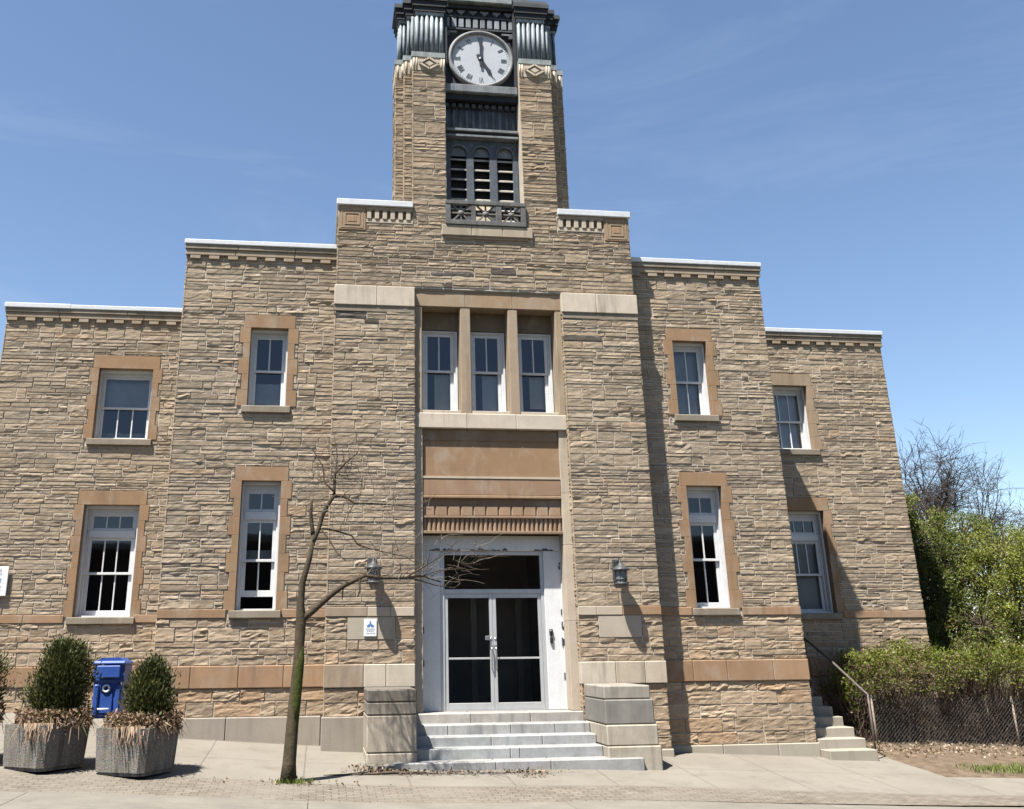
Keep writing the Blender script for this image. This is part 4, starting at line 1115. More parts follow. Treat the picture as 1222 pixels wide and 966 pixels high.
# ------------------------------------------------------------------ recycling cart
def cart():
    x0, x1, y0, y1 = -6.64, -6.16, -.85, -.25; zg = G(-6.4, -.6); zt = .80; zf = .0
    t = thing('recycling_bin', 'blue plastic recycling bin with a white ring emblem behind two planters', 'bin', (-6.4, -.55, zg))
    mb = MB(); c = (1, 1, 1)
    def ring(ins, z, yy=0): return [(x0 + ins, y0 + ins + yy, z), (x1 - ins, y0 + ins + yy, z), (x1 - ins, y1 - ins, z), (x0 + ins, y1 - ins, z)]
    lv = [ring(.05, zf), ring(.03, zf + .25), ring(.02, zt - .28), ring(.0, zt - .24), ring(.0, zt - .02)]
    v = sum(lv, []); f = [(3, 2, 1, 0)]
    for i in range(len(lv) - 1):
        for k in range(4): f.append((i * 4 + k, i * 4 + (k + 1) % 4, i * 4 + 4 + (k + 1) % 4, i * 4 + 4 + k))
    mb.add(v, f)
    mb.box(x0 + .14, x1 - .16, y0 + .012, y0 + .07, zf + .08, zt - .42); mb.box(x0 + .03, x0 + .11, y0 - .01, y0 + .06, zf + .04, zt - .3, c=.015); mb.box(x1 - .12, x1 - .04, y0 - .01, y0 + .06, zf + .04, zt - .3, c=.015)
    mb.build('body', M['blue'], t)
    mb = MB(); mb.box(x0 - .02, x1 + .02, y0 - .05, y1 + .02, zt - .018, zt + .05, c=.03); mb.prism_y([(x0 + .03, zt + .05), (x1 - .03, zt + .05), (x1 - .1, zt + .10), (x0 + .1, zt + .10)], y0 + .02, y1 - .04); mb.box(x0 + .06, x1 - .06, y0 - .07, y0 - .03, zt - .2, zt - .02, c=.012); mb.build('lid', M['blue'], t)
    mb = MB(); cx = (x0 + x1) / 2 - .02
    mb.lathe([(.035, 0), (.035, -.008), (.062, -.008), (.062, 0)], (cx, y0 + .0, zt - .36), 20, axis='y'); mb.build('ring_emblem', M['sign'], t)
    mb = MB(); mb.tube([(cx - .10, y0 - .02, zt - .66), (cx + .07, y0 - .02, zt - .66)], .014, 8); mb.build('catch_bar', M['sign'], t)
    mb = MB(); mb.tube([(x1 - .05, y1 + .02, zt - .1), (x1 - .05, y1 + .09, zt - .06), (x0 + .05, y1 + .09, zt - .06), (x0 + .05, y1 + .02, zt - .1)], .016, 6); mb.build('handle', M['black'], t)
    mb = MB(); mb.tube([(-6.24, -.5, zg - .1), (-6.24, -.5, zf + .05)], .035, 10); mb.build('post', M['black'], t)
cart()

# ------------------------------------------------------------------ planters and their plants
def agg_mat():
    m, nt, bs = new_mat('exposed_aggregate_concrete'); n = N(nt)
    v = n.node('ShaderNodeTexVoronoi'); v.inputs['Scale'].default_value = 70; n.link(n.coord(), v.inputs['Vector'])
    c = n.mix(.75, (.27, .245, .21), v.outputs['Color'], 'SOFT_LIGHT'); c = n.mix(.55, c, n.ramp(n.noise(110, 3, .7), [(.3, .5), (.7, 1.35)]), 'MULTIPLY')
    h = n.node('ShaderNodeHueSaturation'); h.inputs['Saturation'].default_value = .45; n.link(c, h.inputs['Color'])
    c = n.mix(n.math('MULTIPLY', n.ramp(n.noise(1, 4, .6, vscale=(7, 7, .7)), [(.47, 0.0), (.64, 1.0)]), .72), h.outputs[0], (.085, .072, .058))
    c = n.mix(1.0, c, (.45, .43, .40), 'MULTIPLY'); n.link(c, bs.inputs['Base Color']); bs.inputs['Roughness'].default_value = .95
    n.link(n.bump(v.outputs['Distance'], .4, .01), bs.inputs['Normal']); return m
M['agg'] = agg_mat()
def planter(cx, cy, h, ang, label, side=.86):
    zg = G(cx, cy)
    t = thing('square_planter', label, 'planter', (cx, cy, zg), 'concrete planters by the kerb')
    mb = MB(); cch = .07
    def ring(sd, z):
        a = sd / 2; out = []
        for (ux, uy) in ((-1, -1), (1, -1), (1, 1), (-1, 1)):
            q = [(ux * (a - cch), uy * a), (ux * a, uy * (a - cch))]
            if ux * uy > 0: q = q[::-1]
            for (px, py) in q: out.append((cx + px * math.cos(ang) - py * math.sin(ang), cy + px * math.sin(ang) + py * math.cos(ang), zg + z))
        return out
    rings = [(side * .88, .0), (side * .88, .035), (side * .93, .045), (side * 1.0, h), (side * .86, h), (side * .84, h - .08)]
    v = sum([ring(r, z) for (r, z) in rings], []); f = []
    for i in range(len(rings) - 1):
        for k in range(8): f.append((i * 8 + k, i * 8 + (k + 1) % 8, i * 8 + 8 + (k + 1) % 8, i * 8 + 8 + k))
    mb.add(v, f); mb.build('tub', M['agg'], t)
    mb = MB(); mb.add(ring(side * .85, h - .06), [tuple(range(8))]); mb.build('soil', M['soilmat'], t)
    return zg + h
def leaves(mb, pts, nrm, size, cols, aspect=2.2, droop=0.0):
    """small pointed leaf quads, vectorised"""
    n_ = len(pts); d = RNG.normal(size=(n_, 3)); d /= np.linalg.norm(d, axis=1)[:, None]
    if nrm is not None: d = d * .7 + nrm; d[:, 2] -= droop; d /= np.linalg.norm(d, axis=1)[:, None]
    r = RNG.normal(size=(n_, 3)); s = np.cross(d, r); s /= np.linalg.norm(s, axis=1)[:, None] + 1e-9
    L = size * RNG.uniform(.6, 1.4, (n_, 1)); Wd = L / aspect
    V = np.stack([pts, pts + d * L * .5 + s * Wd * .5, pts + d * L, pts + d * L * .5 - s * Wd * .5], 1).reshape(-1, 3)
    Fc = np.arange(n_ * 4).reshape(-1, 4); mb.block(V, Fc, np.repeat(cols, 4, 0))
def pick(pal, n_, var=.2):
    p = np.array([q[0] for q in pal]); w_ = np.array([q[1] for q in pal], float); w_ /= w_.sum()
    return p[RNG.choice(len(p), n_, p=w_)] * RNG.uniform(1 - var, 1 + var, (n_, 1))

def evergreen(cx, cy, zb, rx, h, label, seed, lean=0):
    t = thing('evergreen_shrub', label, 'shrub', (cx, cy, zb), 'evergreen shrubs in the planters')
    rr = np.random.default_rng(seed)
    mb = MB(); mb.tube([(cx, cy, zb - .05), (cx + .01, cy, zb + h * .5), (cx + lean, cy, zb + h * .8)], [.05, .03, .01], 6, (.12, .085, .06)); 
    tips = []
    for k in range(210):
        q = rr.random() ** .85; zz = zb + .05 + q * h * .95; prof = rx * max(.05, (1 - (abs(q - .40) / (.62 if q > .40 else .56)) ** 2.3)) ** .75
        a = rr.uniform(0, 2 * PI); ro = min(rx * 1.05, prof) * rr.uniform(.55, 1.05) * (.60 + .66 * float(vnoise(np.array([a * 1.3 + seed]), np.array([q * 3.2]), seed)[0]))
        zz += .10 * rr.random() ** 3 if q > .6 else 0; tip = np.array([cx + lean * q + ro * math.cos(a), cy + ro * math.sin(a), zz + rr.uniform(0, .10)]); base = np.array([cx + lean * q, cy, zz - .22 * ro / rx - .05])
        if k < 60: mb.tube([base, (base + tip) / 2 - np.array([0, 0, .02]), tip], [.012, .008, .003], 4, (.10, .075, .05), cap=False)
        tips.append((base, tip))
    mb.build('stem', M['bark'], t)
    mb = MB(); pts = []; nr = []
    for (b, e) in tips:
        k = 150; s = rr.random(k) ** .55; p = b + (e - b) * s[:, None] + rr.normal(size=(k, 3)) * (.035 + .03 * s[:, None]); p[:, 2] += .02
        dirv = (e - b) / np.linalg.norm(e - b); pts.append(p); nr.append(np.tile(dirv * .8 + np.array([0, 0, .55]), (k, 1)))
    pts = np.concatenate(pts); nr = np.concatenate(nr)
    leaves(mb, pts, nr, .05, pick([((.036, .043, .011), 5), ((.066, .072, .017), 3), ((.022, .027, .009), 4), ((.105, .10, .025), 1.0)], len(pts)), 3.2)
    mb.build('foliage', M['needle'], t)
def dried(cx, cy, zt, label, seed, n_=420, rad=.5, green=40):
    rr = np.random.default_rng(seed); mb = MB()
    pal = [(.17, .105, .07), (.12, .078, .055), (.23, .155, .105), (.085, .056, .042), (.30, .22, .155)]
    for k in range(n_):
        a = rr.uniform(0, 2 * PI); r0 = rad * rr.random() ** .5; b = Vector((cx + r0 * math.cos(a), cy + r0 * math.sin(a), zt - .06))
        out = Vector((math.cos(a), math.sin(a), 0)) * rr.uniform(.0, .15) + Vector((rr.normal() * .08, rr.normal() * .08, 0)); up = rr.uniform(.02, .17)
        p1 = b + out * .5 + Vector((0, 0, up)); p2 = b + out * (1.1) + Vector((0, 0, up - rr.uniform(.0, .22)))
        w_ = rr.uniform(.003, .010); s = Vector((rr.normal(), rr.normal(), rr.normal() * .3)).normalized() * w_
        c = pal[rr.integers(len(pal))] if k >= green else (.09, .13, .03)
        mb.add([b - s, b + s, p1 + s, p1 - s, p2 + s * .3, p2 - s * .3], [(0, 1, 2, 3), (3, 2, 4, 5)], c)
    pts = np.array([(cx + rad * 1.05 * rr.random() ** .5 * math.cos(q), cy + rad * 1.05 * rr.random() ** .5 * math.sin(q), zt + rr.uniform(-.05, .18)) for q in rr.uniform(0, 2 * PI, 4200)])
    leaves(mb, pts, None, .05, pick([((.16, .10, .066), 4), ((.10, .068, .048), 4), ((.24, .165, .11), 2), ((.09, .12, .03), .5)], len(pts)), 2)
    # straw falling over the rim toward the street
    for k in range(46):
        q = rr.normal() * .11 + cx - .06; b = Vector((q, cy - rad * .9, zt - .0)); L = rr.uniform(.04, .24); sw_ = rr.uniform(-.06, .06)
        p1 = b + Vector((sw_ * .3, -.10, .03)); p2 = b + Vector((sw_, -.13 - rr.uniform(0, .05), -L)); s = Vector((rr.uniform(.004, .012), .003, 0))
        mb.add([b - s, b + s, p1 + s, p1 - s, p2 + s * .4, p2 - s * .4], [(0, 1, 2, 3), (3, 2, 4, 5)], pal[rr.choice([0, 2, 4, 4, 2])])
    o = mb.build('dried_plants', M['straw']); tag(o, label, 'dried plants', 'dried plants in the planters')
zt = planter(-6.86, -2.33, .58, math.radians(-36), 'speckled concrete planter carrying the larger evergreen shrub')
evergreen(-6.80, -2.25, zt - .06, .42, 1.0, 'larger dark evergreen shrub, standing in the speckled planter', 4, .06); dried(-6.80, -2.30, zt, 'dry brown plants round the larger evergreen shrub', 4, 380, green=10)
zt = planter(-5.60, -2.47, .60, math.radians(-27), 'streaked concrete planter carrying the smaller evergreen shrub')
evergreen(-5.50, -2.40, zt - .06, .30, .76, 'smaller dark evergreen shrub, in the planter nearest the street tree', 9, .02); dried(-5.55, -2.42, zt, 'dry brown plants round the smaller evergreen shrub', 8, 420)
zt = planter(-8.12, -2.2, .57, math.radians(-36), 'concrete planter almost wholly outside the picture edge')
evergreen(-8.02, -2.15, zt - .05, .42, 1.0, 'evergreen shrub mostly cut off by the picture edge', 14); dried(-8.06, -2.2, zt, 'dry brown plants spilling in at the picture edge', 12, 360, green=20)

# ------------------------------------------------------------------ street tree
def street_tree():
    base = Vector((-3.488, -2.61, G(-3.488, -2.61)))
    t = thing('street_tree', 'small leaning bare street tree with a mossy trunk by the kerb', 'tree', base)
    Y = -2.61; rr = random.Random(21)
    mb = MB()
    B = (.10, .078, .056); Gm = (.13, .135, .05)
    def limb(pts, r0, r1, n_=9, jy=.0, c=B):
        p = [Vector((q[0], Y + q[2] if len(q) > 2 else Y, q[1])) for q in pts]
        P = []
        for i in range(len(p) - 1):
            for k in range(3): P.append(p[i].lerp(p[i + 1], k / 3) + Vector((rr.uniform(-1, 1), rr.uniform(-1, 1), 0)) * r0 * .08)
        P.append(p[-1]); R_ = [r0 + (r1 - r0) * i / (len(P) - 1) for i in range(len(P))]
        mb.tube(P, R_, n_, c); return P
    zb = base.z
    trunk = [(-3.492, zb - .1), (-3.485, zb + .25), (-3.449, .252), (-3.412, .817), (-3.395, 1.40)]
    mb.tube([Vector((x, Y, z)) for x, z in trunk] + [Vector((-3.413, Y, 1.634)), Vector((-3.395, Y, 1.927)), Vector((-3.305, Y, 2.274)), Vector((-3.258, Y, 2.626))], [.130, .094, .082, .074, .074, .057, .048, .041, .035], 12, (.105, .084, .055))
    # moss on the street side of the trunk
    mt = MB()
    mt.tube([Vector((x + .02, Y - .012, z)) for x, z in [(-3.462, -.2), (-3.45, .252), (-3.413, .817), (-3.40, 1.3)]], [.055, .079, .071, .03], 10, (.085, .10, .026))
    mb2 = mb; limb([(-3.258, 2.60), (-3.307, 2.923), (-3.297, 3.159)], .036, .018)
    u = limb([(-3.262, 2.52), (-3.186, 2.715, .02), (-3.119, 2.955, .04), (-3.042, 3.106, .05), (-2.961, 3.229, .06)], .038, .026)
    limb([(-2.961, 3.229, .06), (-2.964, 3.566, .1), (-2.791, 3.755, .1), (-2.609, 3.921, .12)], .024, .009)
    limb([(-2.961, 3.229, .06), (-2.809, 3.215, 0), (-2.654, 3.095, -.1), (-2.379, 3.082, -.2)], .024, .012); limb([(-2.379, 3.082, -.2), (-2.012, 3.048, -.25), (-1.735, 3.011, -.3), (-1.50, 2.98, -.3)], .011, .005)
    limb([(-3.127, 2.73, .03), (-2.917, 2.702, .1), (-2.675, 2.643, .2), (-2.582, 2.51, .2), (-2.4, 2.452, .25)], .018, .009); limb([(-2.4, 2.452, .25), (-2.128, 2.393, .25), (-1.825, 2.335, .3), (-1.583, 2.173, .3)], .009, .004)
    limb([(-3.142, 2.716, .03), (-3.033, 2.568, -.1), (-2.908, 2.362, -.15), (-2.755, 2.216, -.2)], .014, .005)
    limb([(-2.654, 3.095, -.1), (-2.741, 2.928, -.1), (-2.783, 2.777, -.1)], .009, .004)
    limb([(-2.962, 3.29, .06), (-3.119, 3.441, .1), (-3.142, 3.688, .1), (-3.319, 3.966, .15)], .015, .006)
    limb([(-2.95, 3.5, .1), (-2.93, 3.9, .2), (-2.99, 4.25, .25)], .012, .004); limb([(-2.791, 3.755, .1), (-2.62, 3.7, 0), (-2.55, 3.45, -.1), (-2.56, 3.2, -.1)], .008, .004)
    br = limb([(-3.41, 1.38), (-3.243, 1.515), (-2.968, 1.753), (-2.761, 1.897), (-2.464, 2.031)], .056, .030)
    limb([(-2.464, 2.031), (-2.224, 1.994, -.03), (-1.908, 1.993, -.05), (-1.591, 2.018, -.05), (-1.336, 1.931, -.05)], .028, .010)
    limb([(-1.855, 1.997, -.05), (-1.583, 2.158, -.1), (-1.277, 2.336, -.1), (-1.028, 2.576, -.1)], .013, .005); limb([(-1.855, 2.0, -.05), (-1.644, 1.968, .05), (-1.403, 1.895, .1), (-1.1, 1.851, .1), (-1.0, 1.93, .1)], .012, .004)
    limb([(-2.55, 2.0), (-2.545, 1.8, -.05), (-2.58, 1.72, -.05)], .02, .008); limb([(-2.79, 1.88, 0), (-2.80, 1.68, .03)], .014, .006)
    limb([(-1.6, 2.02, -.05), (-1.35, 2.1, -.1), (-1.0, 2.12, -.12), (-.75, 2.3, -.15)], .008, .003); limb([(-1.277, 2.336, -.1), (-1.0, 2.42, -.15), (-.7, 2.38, -.2), (-.55, 2.42, -.2)], .007, .003)
    tr = mb.build('trunk', M['bark'], t); mt.build('moss', M['bark'], t)
    mb = MB()
    seeds = [((-2.2, 2.0, 0), 26), ((-1.75, 2.05, -.05), 26), ((-1.3, 2.15, -.1), 20), ((-1.35, 1.95, 0), 10), ((-.9, 2.25, -.1), 8), ((-2.95, 3.5, .1), 26), ((-2.7, 3.85, .1), 14), ((-2.4, 3.08, -.2), 14), ((-1.9, 3.03, -.25), 10), ((-2.6, 2.55, .2), 12), ((-3.1, 3.4, .1), 12), ((-2.1, 2.4, .25), 12), ((-2.95, 3.05, .05), 12), ((-1.05, 2.5, -.1), 12), ((-3.15, 3.6, .1), 26), ((-3.0, 4.0, .15), 22), ((-3.25, 3.1, .05), 16), ((-3.1, 2.6, .05), 12), ((-2.55, 3.3, -.1), 16)]
    for (c, k) in seeds:
        for _ in range(k):
            p = Vector((c[0] + rr.uniform(-.38, .38), Y + c[2] + rr.uniform(-.12, .12), c[1] + rr.uniform(-.08, .08))); d = Vector((rr.uniform(-.3, 1) if c[0] > -2.9 else rr.uniform(-.8, .8), rr.uniform(-.7, .7), rr.uniform(-.45, .9))).normalized(); L = rr.uniform(.15, .6); P = [p]
            for s in range(4): d = (d + Vector((rr.uniform(-.4, .4), rr.uniform(-.4, .4), rr.uniform(-.3, .4)))).normalized(); P.append(P[-1] + d * L / 4)
            mb.tube(P, [.0045, .0036, .003, .0025, .0018], 4, rr.choice([(.20, .16, .13), (.34, .30, .25), (.16, .12, .09)]), cap=False)
    mb.build('twigs', M['bark'], t)
street_tree()
mb = MB(); pts = np.array([(-3.40 + RNG.normal() * .16, -2.72 + RNG.normal() * .07, G(-3.4, -2.72)) for _ in range(170)])
leaves(mb, pts, np.tile(np.array([0, 0, 1.2]), (170, 1)), .075, pick([((.08, .11, .022), 3), ((.12, .14, .035), 2)], 170), 6)
tag(mb.build('grass_tuft', M['leaf']), 'small green grass tuft at the foot of the mossy tree', 'grass tuft')
# fallen twig and leaf litter at the steps
mb = MB()
def gp(x, y, d=.012): return Vector((x, y, G(x, y) + d))
mb.tube([gp(-3.0, -2.08), gp(-2.7, -1.98), gp(-2.35, -1.90), gp(-2.0, -1.87, .04), gp(-1.6, -1.80, .03), gp(-1.2, -1.78)], [.006, .012, .016, .018, .012, .004], 6, (.16, .12, .09))
for (a, b) in (((-2.1, -1.88), (-2.2, -1.65)), ((-1.9, -1.86), (-1.7, -2.0)), ((-1.6, -1.8), (-1.35, -1.95)), ((-2.4, -1.9), (-2.6, -2.1))): mb.tube([gp(*a, .03), gp((a[0] + b[0]) / 2, (a[1] + b[1]) / 2, .05), gp(*b)], [.009, .007, .003], 5, (.16, .12, .09))
tag(mb.build('fallen_branch', M['bark']), 'thin broken branch lying on the sidewalk before the bottom step', 'branch')
mb = MB(); L = []
for (cx, cy, sx, sy, k) in ((-2.0, -1.72, .25, .06, 240), (-1.2, -1.75, .35, .06, 120), (.05, -1.66, .30, .04, 110), (.1, -2.0, .14, .05, 50), (-2.3, -1.5, .15, .1, 60), (-3.3, -2.75, .6, .1, 60)):
    for _ in range(k):
        x, y = cx + RNG.normal() * sx, cy + RNG.normal() * sy; L.append((x, y, G(x, y) + abs(RNG.normal()) * .02 + .004))
leaves(mb, np.array(L), None, .05, pick([((.17, .12, .08), 3), ((.11, .08, .055), 2), ((.28, .2, .13), 1)], len(L)), 1.8)
tag(mb.build('leaf_litter', M['straw']), kind='stuff')
# broken stones under the cheek block
mb = MB()
def rock(x, y, s, col):
    c = gp(x, y, s * .3); r = RNG.uniform(.7, 1.2, 8); v = [c + Vector(((i & 1) - .5, ((i >> 1) & 1) - .5, ((i >> 2) & 1) * .7 - .35)) * s * r[i] for i in range(8)]
    mb.add(v, [(0, 2, 3, 1), (4, 5, 7, 6), (0, 1, 5, 4), (1, 3, 7, 5), (3, 2, 6, 7), (2, 0, 4, 6)], col)
for _ in range(26): rock(-2.2 + RNG.normal() * .14, -1.40 + RNG.normal() * .06, RNG.uniform(.03, .1), tuple(np.array((.42, .38, .32)) * RNG.uniform(.6, 1.1)))
tag(mb.build('rubble', M['dressed']), kind='stuff')

# ------------------------------------------------------------------ vegetation at the east end
def clump_points(c, r, n_, rr):
    d = rr.normal(size=(n_, 3)); d /= np.linalg.norm(d, axis=1)[:, None]; q = rr.random(n_) ** .45
    return np.array(c) + d * q[:, None] * np.array(r), d
def hedge():
    t = thing('hedge', 'overgrown hedge with green top and bare brown stems behind the chain link fence', 'hedge', (10, 2.1, -1))
    rr = np.random.default_rng(5); mb = MB()
    for k in range(1500):
        x = rr.uniform(7.35, 14.5); y = rr.uniform(1.66, 2.75); z = G(x, y) + .1; h = rr.uniform(1.0, 1.85)
        P = [Vector((x, y, z))]; d = Vector((rr.normal() * .25, rr.normal() * .2, 1)).normalized()
        for s in range(4): d = (d + Vector((rr.normal() * .28, rr.normal() * .22, .1))).normalized(); P.append(P[-1] + d * h / 4)
        P = [Vector((p.x, max(1.60, p.y), p.z)) for p in P]
        mb.tube(P, [.009, .007, .006, .004, .002], 3, tuple(np.array((.15, .105, .08)) * rr.uniform(.5, 1.6)), cap=False)
    for k in range(2600):
        x = rr.uniform(7.35, 14.5); y = rr.uniform(1.62, 2.4); z = G(x, y) + rr.uniform(.1, 1.55); d = Vector(rr.normal(size=3)).normalized(); p = Vector((x, y, z)); q = p + d * rr.uniform(.12, .35)
        q.y = max(q.y, 1.6); mb.tube([p, q], [.005, .002], 3, tuple(np.array((.17, .12, .09)) * rr.uniform(.5, 1.6)), cap=False)
    mb.build('stems', M['bark'], t)
    mb = MB(); pts = []
    for k in range(300):
        x = rr.uniform(7.3, 14.8); top = .85 + .10 * math.sin(x * 2.3) + .08 * math.sin(x * 5.1)
        if x < 7.6: top -= .25
        c = (x, rr.uniform(1.5, 3.2), top - abs(rr.normal()) * .2 - .05); p, d = clump_points(c, (.26, .22, .17), 90, rr); pts.append(p)
    for k in range(40):
        c = (rr.uniform(7.35, 9.2), rr.uniform(1.75, 2.1), rr.uniform(-.7, .3)); p, d = clump_points(c, (.15, .12, .15), 26, rr); pts.append(p)
    pts = np.concatenate(pts)
    leaves(mb, pts, np.tile(np.array([0, -.2, .5]), (len(pts), 1)), .055, pick([((.115, .135, .018), 5), ((.15, .17, .028), 3), ((.08, .095, .014), 3), ((.15, .11, .06), 1.4)], len(pts)), 2.0)
    # dead leaves and litter caught low inside
    k = 2600; lp = np.stack([rr.uniform(7.3, 14.5, k), rr.uniform(1.6, 2.5, k), rr.uniform(-.95, .45, k)], 1)
    leaves(mb, lp, None, .05, pick([((.12, .085, .06), 4), ((.18, .135, .10), 2), ((.07, .05, .035), 3)], k), 1.8)
    for k in range(190):
        xx = rr.uniform(7.7, 14.5); c = (xx, rr.uniform(1.38, 1.6), .12 + .28 * math.sin(xx * 1.9 + 1) * math.sin(xx * .7) + abs(rr.normal()) * .38); p, d = clump_points(c, (.22, .13, .16), 60, rr)
        leaves(mb, p, None, .05, pick([((.10, .13, .022), 3), ((.145, .165, .03), 2), ((.13, .09, .06), 4)], len(p)), 2.0)
    mb.build('foliage', M['leaf'], t)
    mb = MB(); mb.box(7.6, 15, 2.76, 2.9, -1.2, .55); 
hedge()
# trees behind the hedge, where the soil bed rises a little
def leafy_tree(name, label, x, y, h, crown, seed, pal, nleaf=110, lsize=.10, trunk=(.13, .10, .075), group=None):
    zb = G(x, y) - .25; t = thing(name, label, 'tree', (x, y, zb), group); rr = np.random.default_rng(seed)
    mb = MB(); ends = []
    for (c, r) in crown:
        b = Vector((x + rr.normal() * .12, y + rr.normal() * .12, zb)); e = Vector(c); m1 = b.lerp(e, .45) + Vector((rr.normal() * .2, rr.normal() * .2, .3))
        mb.tube([b, m1, e, e + Vector((rr.normal() * .2, rr.normal() * .2, r[2] * .8))], [.09, .06, .035, .01], 6, tuple(np.array(trunk) * rr.uniform(.8, 1.3)))
        for _ in range(44):
            d = rr.normal(size=3); d /= np.linalg.norm(d); p = e + Vector(d * np.array(r) * rr.uniform(.45, 1.08)); q = e.lerp(p, .15); mid = q.lerp(p, .5) + Vector((0, 0, .08)); mb.tube([q, mid, p], [.016, .01, .004], 4, tuple(np.array(trunk) * rr.uniform(.8, 1.6)), cap=False); ends.append((p, r))
    mb.build('trunk', M['bark'], t)
    mb = MB(); pts = []; kk = []
    for (p, r) in ends:
        k = int(nleaf * .85 * rr.uniform(.2, 1.6)); s = np.array(r) * .20; d = rr.normal(size=(k, 3)) * .6; pts.append(np.array(p) + d * s); kk.append(k)
    pts = np.concatenate(pts)
    cl = np.repeat(rr.uniform(.7, 1.35, len(ends)), kk)[:, None]; leaves(mb, pts, np.tile(np.array([0, -.15, .4]), (len(pts), 1)), lsize * .72, pick(pal, len(pts), .25) * cl, 1.9); mb.build('crown', M['leaf'], t)
LP = [((.15, .17, .03), 5), ((.20, .215, .05), 4), ((.11, .12, .025), 3), ((.22, .18, .11), 1)]
DP = [((.075, .092, .02), 5), ((.115, .13, .03), 3), ((.05, .06, .016), 3), ((.14, .11, .07), .8)]
leafy_tree('leafy_tree', 'dark green bushy tree close beside the wing wall end', 11.3, 5.2, 4, [((11.6, 5.2, 3.3), (.9, .9, .8)), ((11.5, 5.0, 2.3), (.9, .9, .8)), ((12.3, 5.3, 2.7), (.9, .9, .9)), ((11.35, 5.4, 4.0), (.45, .6, .55)), ((12.0, 4.8, 1.6), (.9, .7, .7)), ((11.2, 4.6, 1.2), (.7, .7, .6))], 31, DP, 150, .085)
leafy_tree('leafy_tree', 'bright spring green tree spreading over the hedge at the picture edge', 14.2, 4.6, 4, [((13.5, 4.6, 3.0), (1.0, .9, .85)), ((14.2, 4.2, 2.2), (1.1, .9, .9)), ((13.0, 4.6, 2.4), (.9, .8, .8)), ((15.2, 4.6, 2.9), (1.1, 1, .8)), ((13.4, 4.0, 1.5), (.9, .7, .7)), ((15.0, 4.0, 1.7), (1.0, .8, .8)), ((14.4, 4.5, 3.0), (1.0, .9, .7)), ((14.3, 4.1, 1.2), (1.0, .7, .7))], 32, LP, 170, .075)
leafy_tree('leafy_tree', 'mid green tree with thin top leaves between two others', 12.7, 6.4, 4.5, [((12.7, 6.4, 3.8), (.8, .8, .7)), ((12.3, 6.6, 4.5), (.4, .5, .45)), ((13.2, 6.3, 3.2), (.9, .8, .8)), ((13.9, 6.5, 3.7), (.9, .7, .7)), ((14.8, 6.6, 3.5), (.9, .7, .7)), ((15.8, 6.6, 3.2), (.9, .7, .7)), ((12.6, 6.3, 2.4), (1.0, .7, .9)), ((14.3, 6.5, 2.4), (1.2, .7, 1.0)), ((16.2, 6.5, 2.2), (1.2, .7, 1.0))], 33, [((.11, .135, .03), 5), ((.155, .18, .045), 3), ((.07, .085, .02), 2), ((.17, .13, .085), 1.5)], 120, .08)
leafy_tree('leafy_tree', 'low dark shrubby tree in the shade behind the hedge', 11.9, 3.7, 2, [((11.3, 4.2, 1.2), (.8, .6, .8)), ((12.2, 4.0, 1.4), (.9, .6, .8)), ((10.7, 4.2, .9), (.6, .5, .6)), ((13.2, 4.2, 1.4), (.9, .6, .9)), ((14.4, 4.2, 1.4), (.9, .6, .9)), ((15.6, 4.2, 1.4), (.9, .6, .9))], 34, DP, 130, .08)

def bare_tree(label, x, y, fork, head, rad, nl, nt_, seed, col, up=.5, r0=.11):
    """bare crown: limbs reach into the head, each carrying sprays of fine twigs"""
    zb = G(x, y) - .3; t = thing('bare_tree', label, 'tree', (x, y, zb), 'bare trees beyond the wing'); rr = np.random.default_rng(seed); mb = MB(); tw = MB()
    hx, hy, hz = head; f0 = Vector((x + (hx - x) * .4, y, fork))
    cc = lambda: tuple(np.array(col) * rr.uniform(.75, 1.3))
    mb.tube([(x, y, zb), (x + (hx - x) * .15, y + .03, (zb + fork) / 2), f0], [r0 * 1.2, r0, r0 * .85], 8, col)
    for k in range(nl):
        d = rr.normal(size=3); d[2] = d[2] * .8 + .35; d /= np.linalg.norm(d); e = Vector((hx + d[0] * rad[0], hy + d[1] * rad[1], hz + d[2] * rad[2])); st = f0 + Vector((rr.normal() * .05, rr.normal() * .05, rr.uniform(-.6, .25)))
        m1 = st.lerp(e, .35) + Vector((rr.normal() * .16, rr.normal() * .16, .12)); m2 = st.lerp(e, .7) + Vector((rr.normal() * .12, rr.normal() * .12, .08)); P = [st, m1, m2, e]
        mb.tube(P, [r0 * .34, r0 * .22, r0 * .13, .006], 5, cc(), cap=False)
        for q in range(nt_):
            u = rr.uniform(.25, 1.0); a = P[0].lerp(P[1], u * 3) if u < .333 else P[1].lerp(P[2], u * 3 - 1) if u < .667 else P[2].lerp(P[3], u * 3 - 2)
            dd = Vector((rr.normal(), rr.normal(), rr.normal() * .7 + up)).normalized(); L = rr.uniform(.35, .95); b = a + dd * L * .5 + Vector((rr.normal(), rr.normal(), rr.normal())) * .05; c2 = a + dd * L + Vector((rr.normal() * .09, rr.normal() * .09, .06))
            tw.tube([a, b, c2], [.010, .007, .003], 3, cc(), cap=False)
            for _ in range(4):
                v_ = rr.uniform(.2, 1); o = a.lerp(c2, v_); d2 = (dd + Vector((rr.normal(), rr.normal(), rr.normal() + .2)) * .75).normalized(); tw.tube([o, o + d2 * rr.uniform(.15, .45)], [.006, .0025], 3, cc(), cap=False)
    mb.build('trunk', M['bark'], t); tw.build('twigs', M['bark'], t)
bare_tree('tall bare tree with a dense rounded head of twigs', 15.0, 9.5, 4.3, (15.35, 9.3, 5.75), (.95, .9, 1.25), 24, 16, 3, (.115, .105, .105))
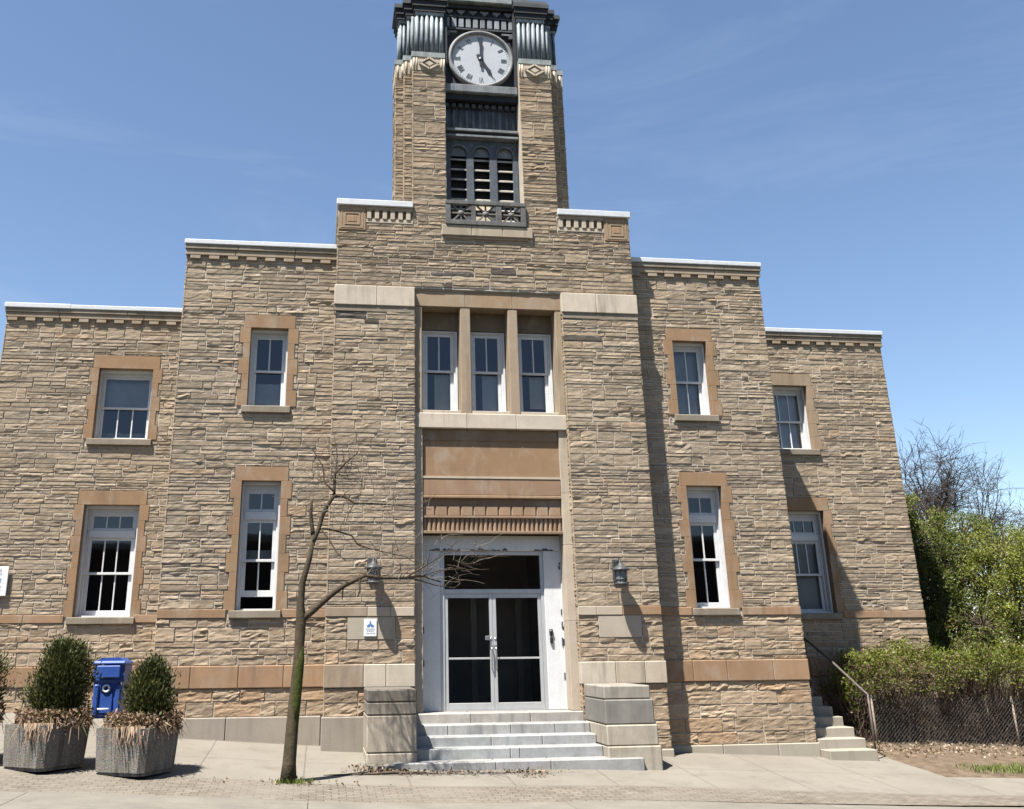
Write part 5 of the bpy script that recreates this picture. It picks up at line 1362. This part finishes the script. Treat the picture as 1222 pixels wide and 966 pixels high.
bare_tree('thin bare tree with upright whip-like twigs', 17.0, 9.5, 3.8, (17.05, 9.4, 4.9), (.7, .7, 1.25), 16, 10, 8, (.135, .12, .11), 1.1, .08)
bare_tree('low bare tree with wide side limbs by the picture edge', 18.6, 9.2, 3.2, (18.7, 9.0, 4.2), (1.3, .9, .7), 18, 12, 15, (.135, .12, .11), .4, .08)
bare_tree('short tangled bare tree close behind the wing wall end', 13.6, 8.6, 3.0, (13.9, 8.4, 4.6), (.9, .8, .8), 18, 14, 19, (.16, .125, .105), .6, .08)

# grass and litter on the soil bed
mb = MB(); k = 5200; P_ = np.stack([RNG.uniform(7.75, 14, k), RNG.uniform(-1.15, -.15, k)], 1); keep = (P_[:, 1] < -.25 - .25 * np.sin(P_[:, 0] * 1.7) - .1) & (RNG.random(k) < np.clip((P_[:, 0] - 7.7) * 1.5, .1, 1)); P_ = P_[keep]
pts = np.array([(a, b, G(a, b) + .03) for a, b in P_]); leaves(mb, pts, np.tile(np.array([0, 0, 1.3]), (len(pts), 1)), .09, pick([((.11, .16, .035), 4), ((.17, .2, .06), 3), ((.22, .2, .1), 1)], len(pts)), 7)
tag(mb.build('grass', M['leaf']), kind='stuff')
mb = MB(); L = []
for _ in range(1500):
    x = RNG.uniform(7.3, 14); y = 1.2 + RNG.normal() * .35; y = min(y, 1.9); L.append((x, y, G(x, y) + .035 + max(0, y - 1.2) * .1 + abs(RNG.normal()) * .015))
leaves(mb, np.array(L), None, .06, pick([((.22, .16, .11), 4), ((.34, .28, .21), 2), ((.13, .09, .06), 3), ((.42, .37, .30), .5)], len(L)), 1.6)
tag(mb.build('fallen_leaves', M['straw']), kind='stuff')

# ------------------------------------------------------------------ the far side of the street, seen only in the glass
op = thing('brick_shop_row', 'dark brick shop row across the street, mirrored in the door and lower windows', 'building', (0, -31, -1.2))
M['opbrick'] = simple('dark_red_brick', (.16, .10, .075), .9, .2, 3, .2, 30)
mb = MB(); mb.box(-40, 30, -40, -31, -2.5, 6.4); mb.build('wall', M['opbrick'], op)
mb = MB(); mb.box(-40.2, 30.2, -40.1, -30.8, 6.401, 6.75); mb.build('parapet', M['mortar'], op)
for k in range(14):
    x = -38 + 5 * k; mb = MB(); mb.box(x, x + 3.4, -31.06, -30.99, -1.0, 1.6); mb.build('shop_window', M['black'], op)
    for q in (0, 2.0):
        mb = MB(); mb.box(x + q, x + q + 1.1, -31.06, -30.99, 3.0, 4.9); mb.build('window', M['black'], op)
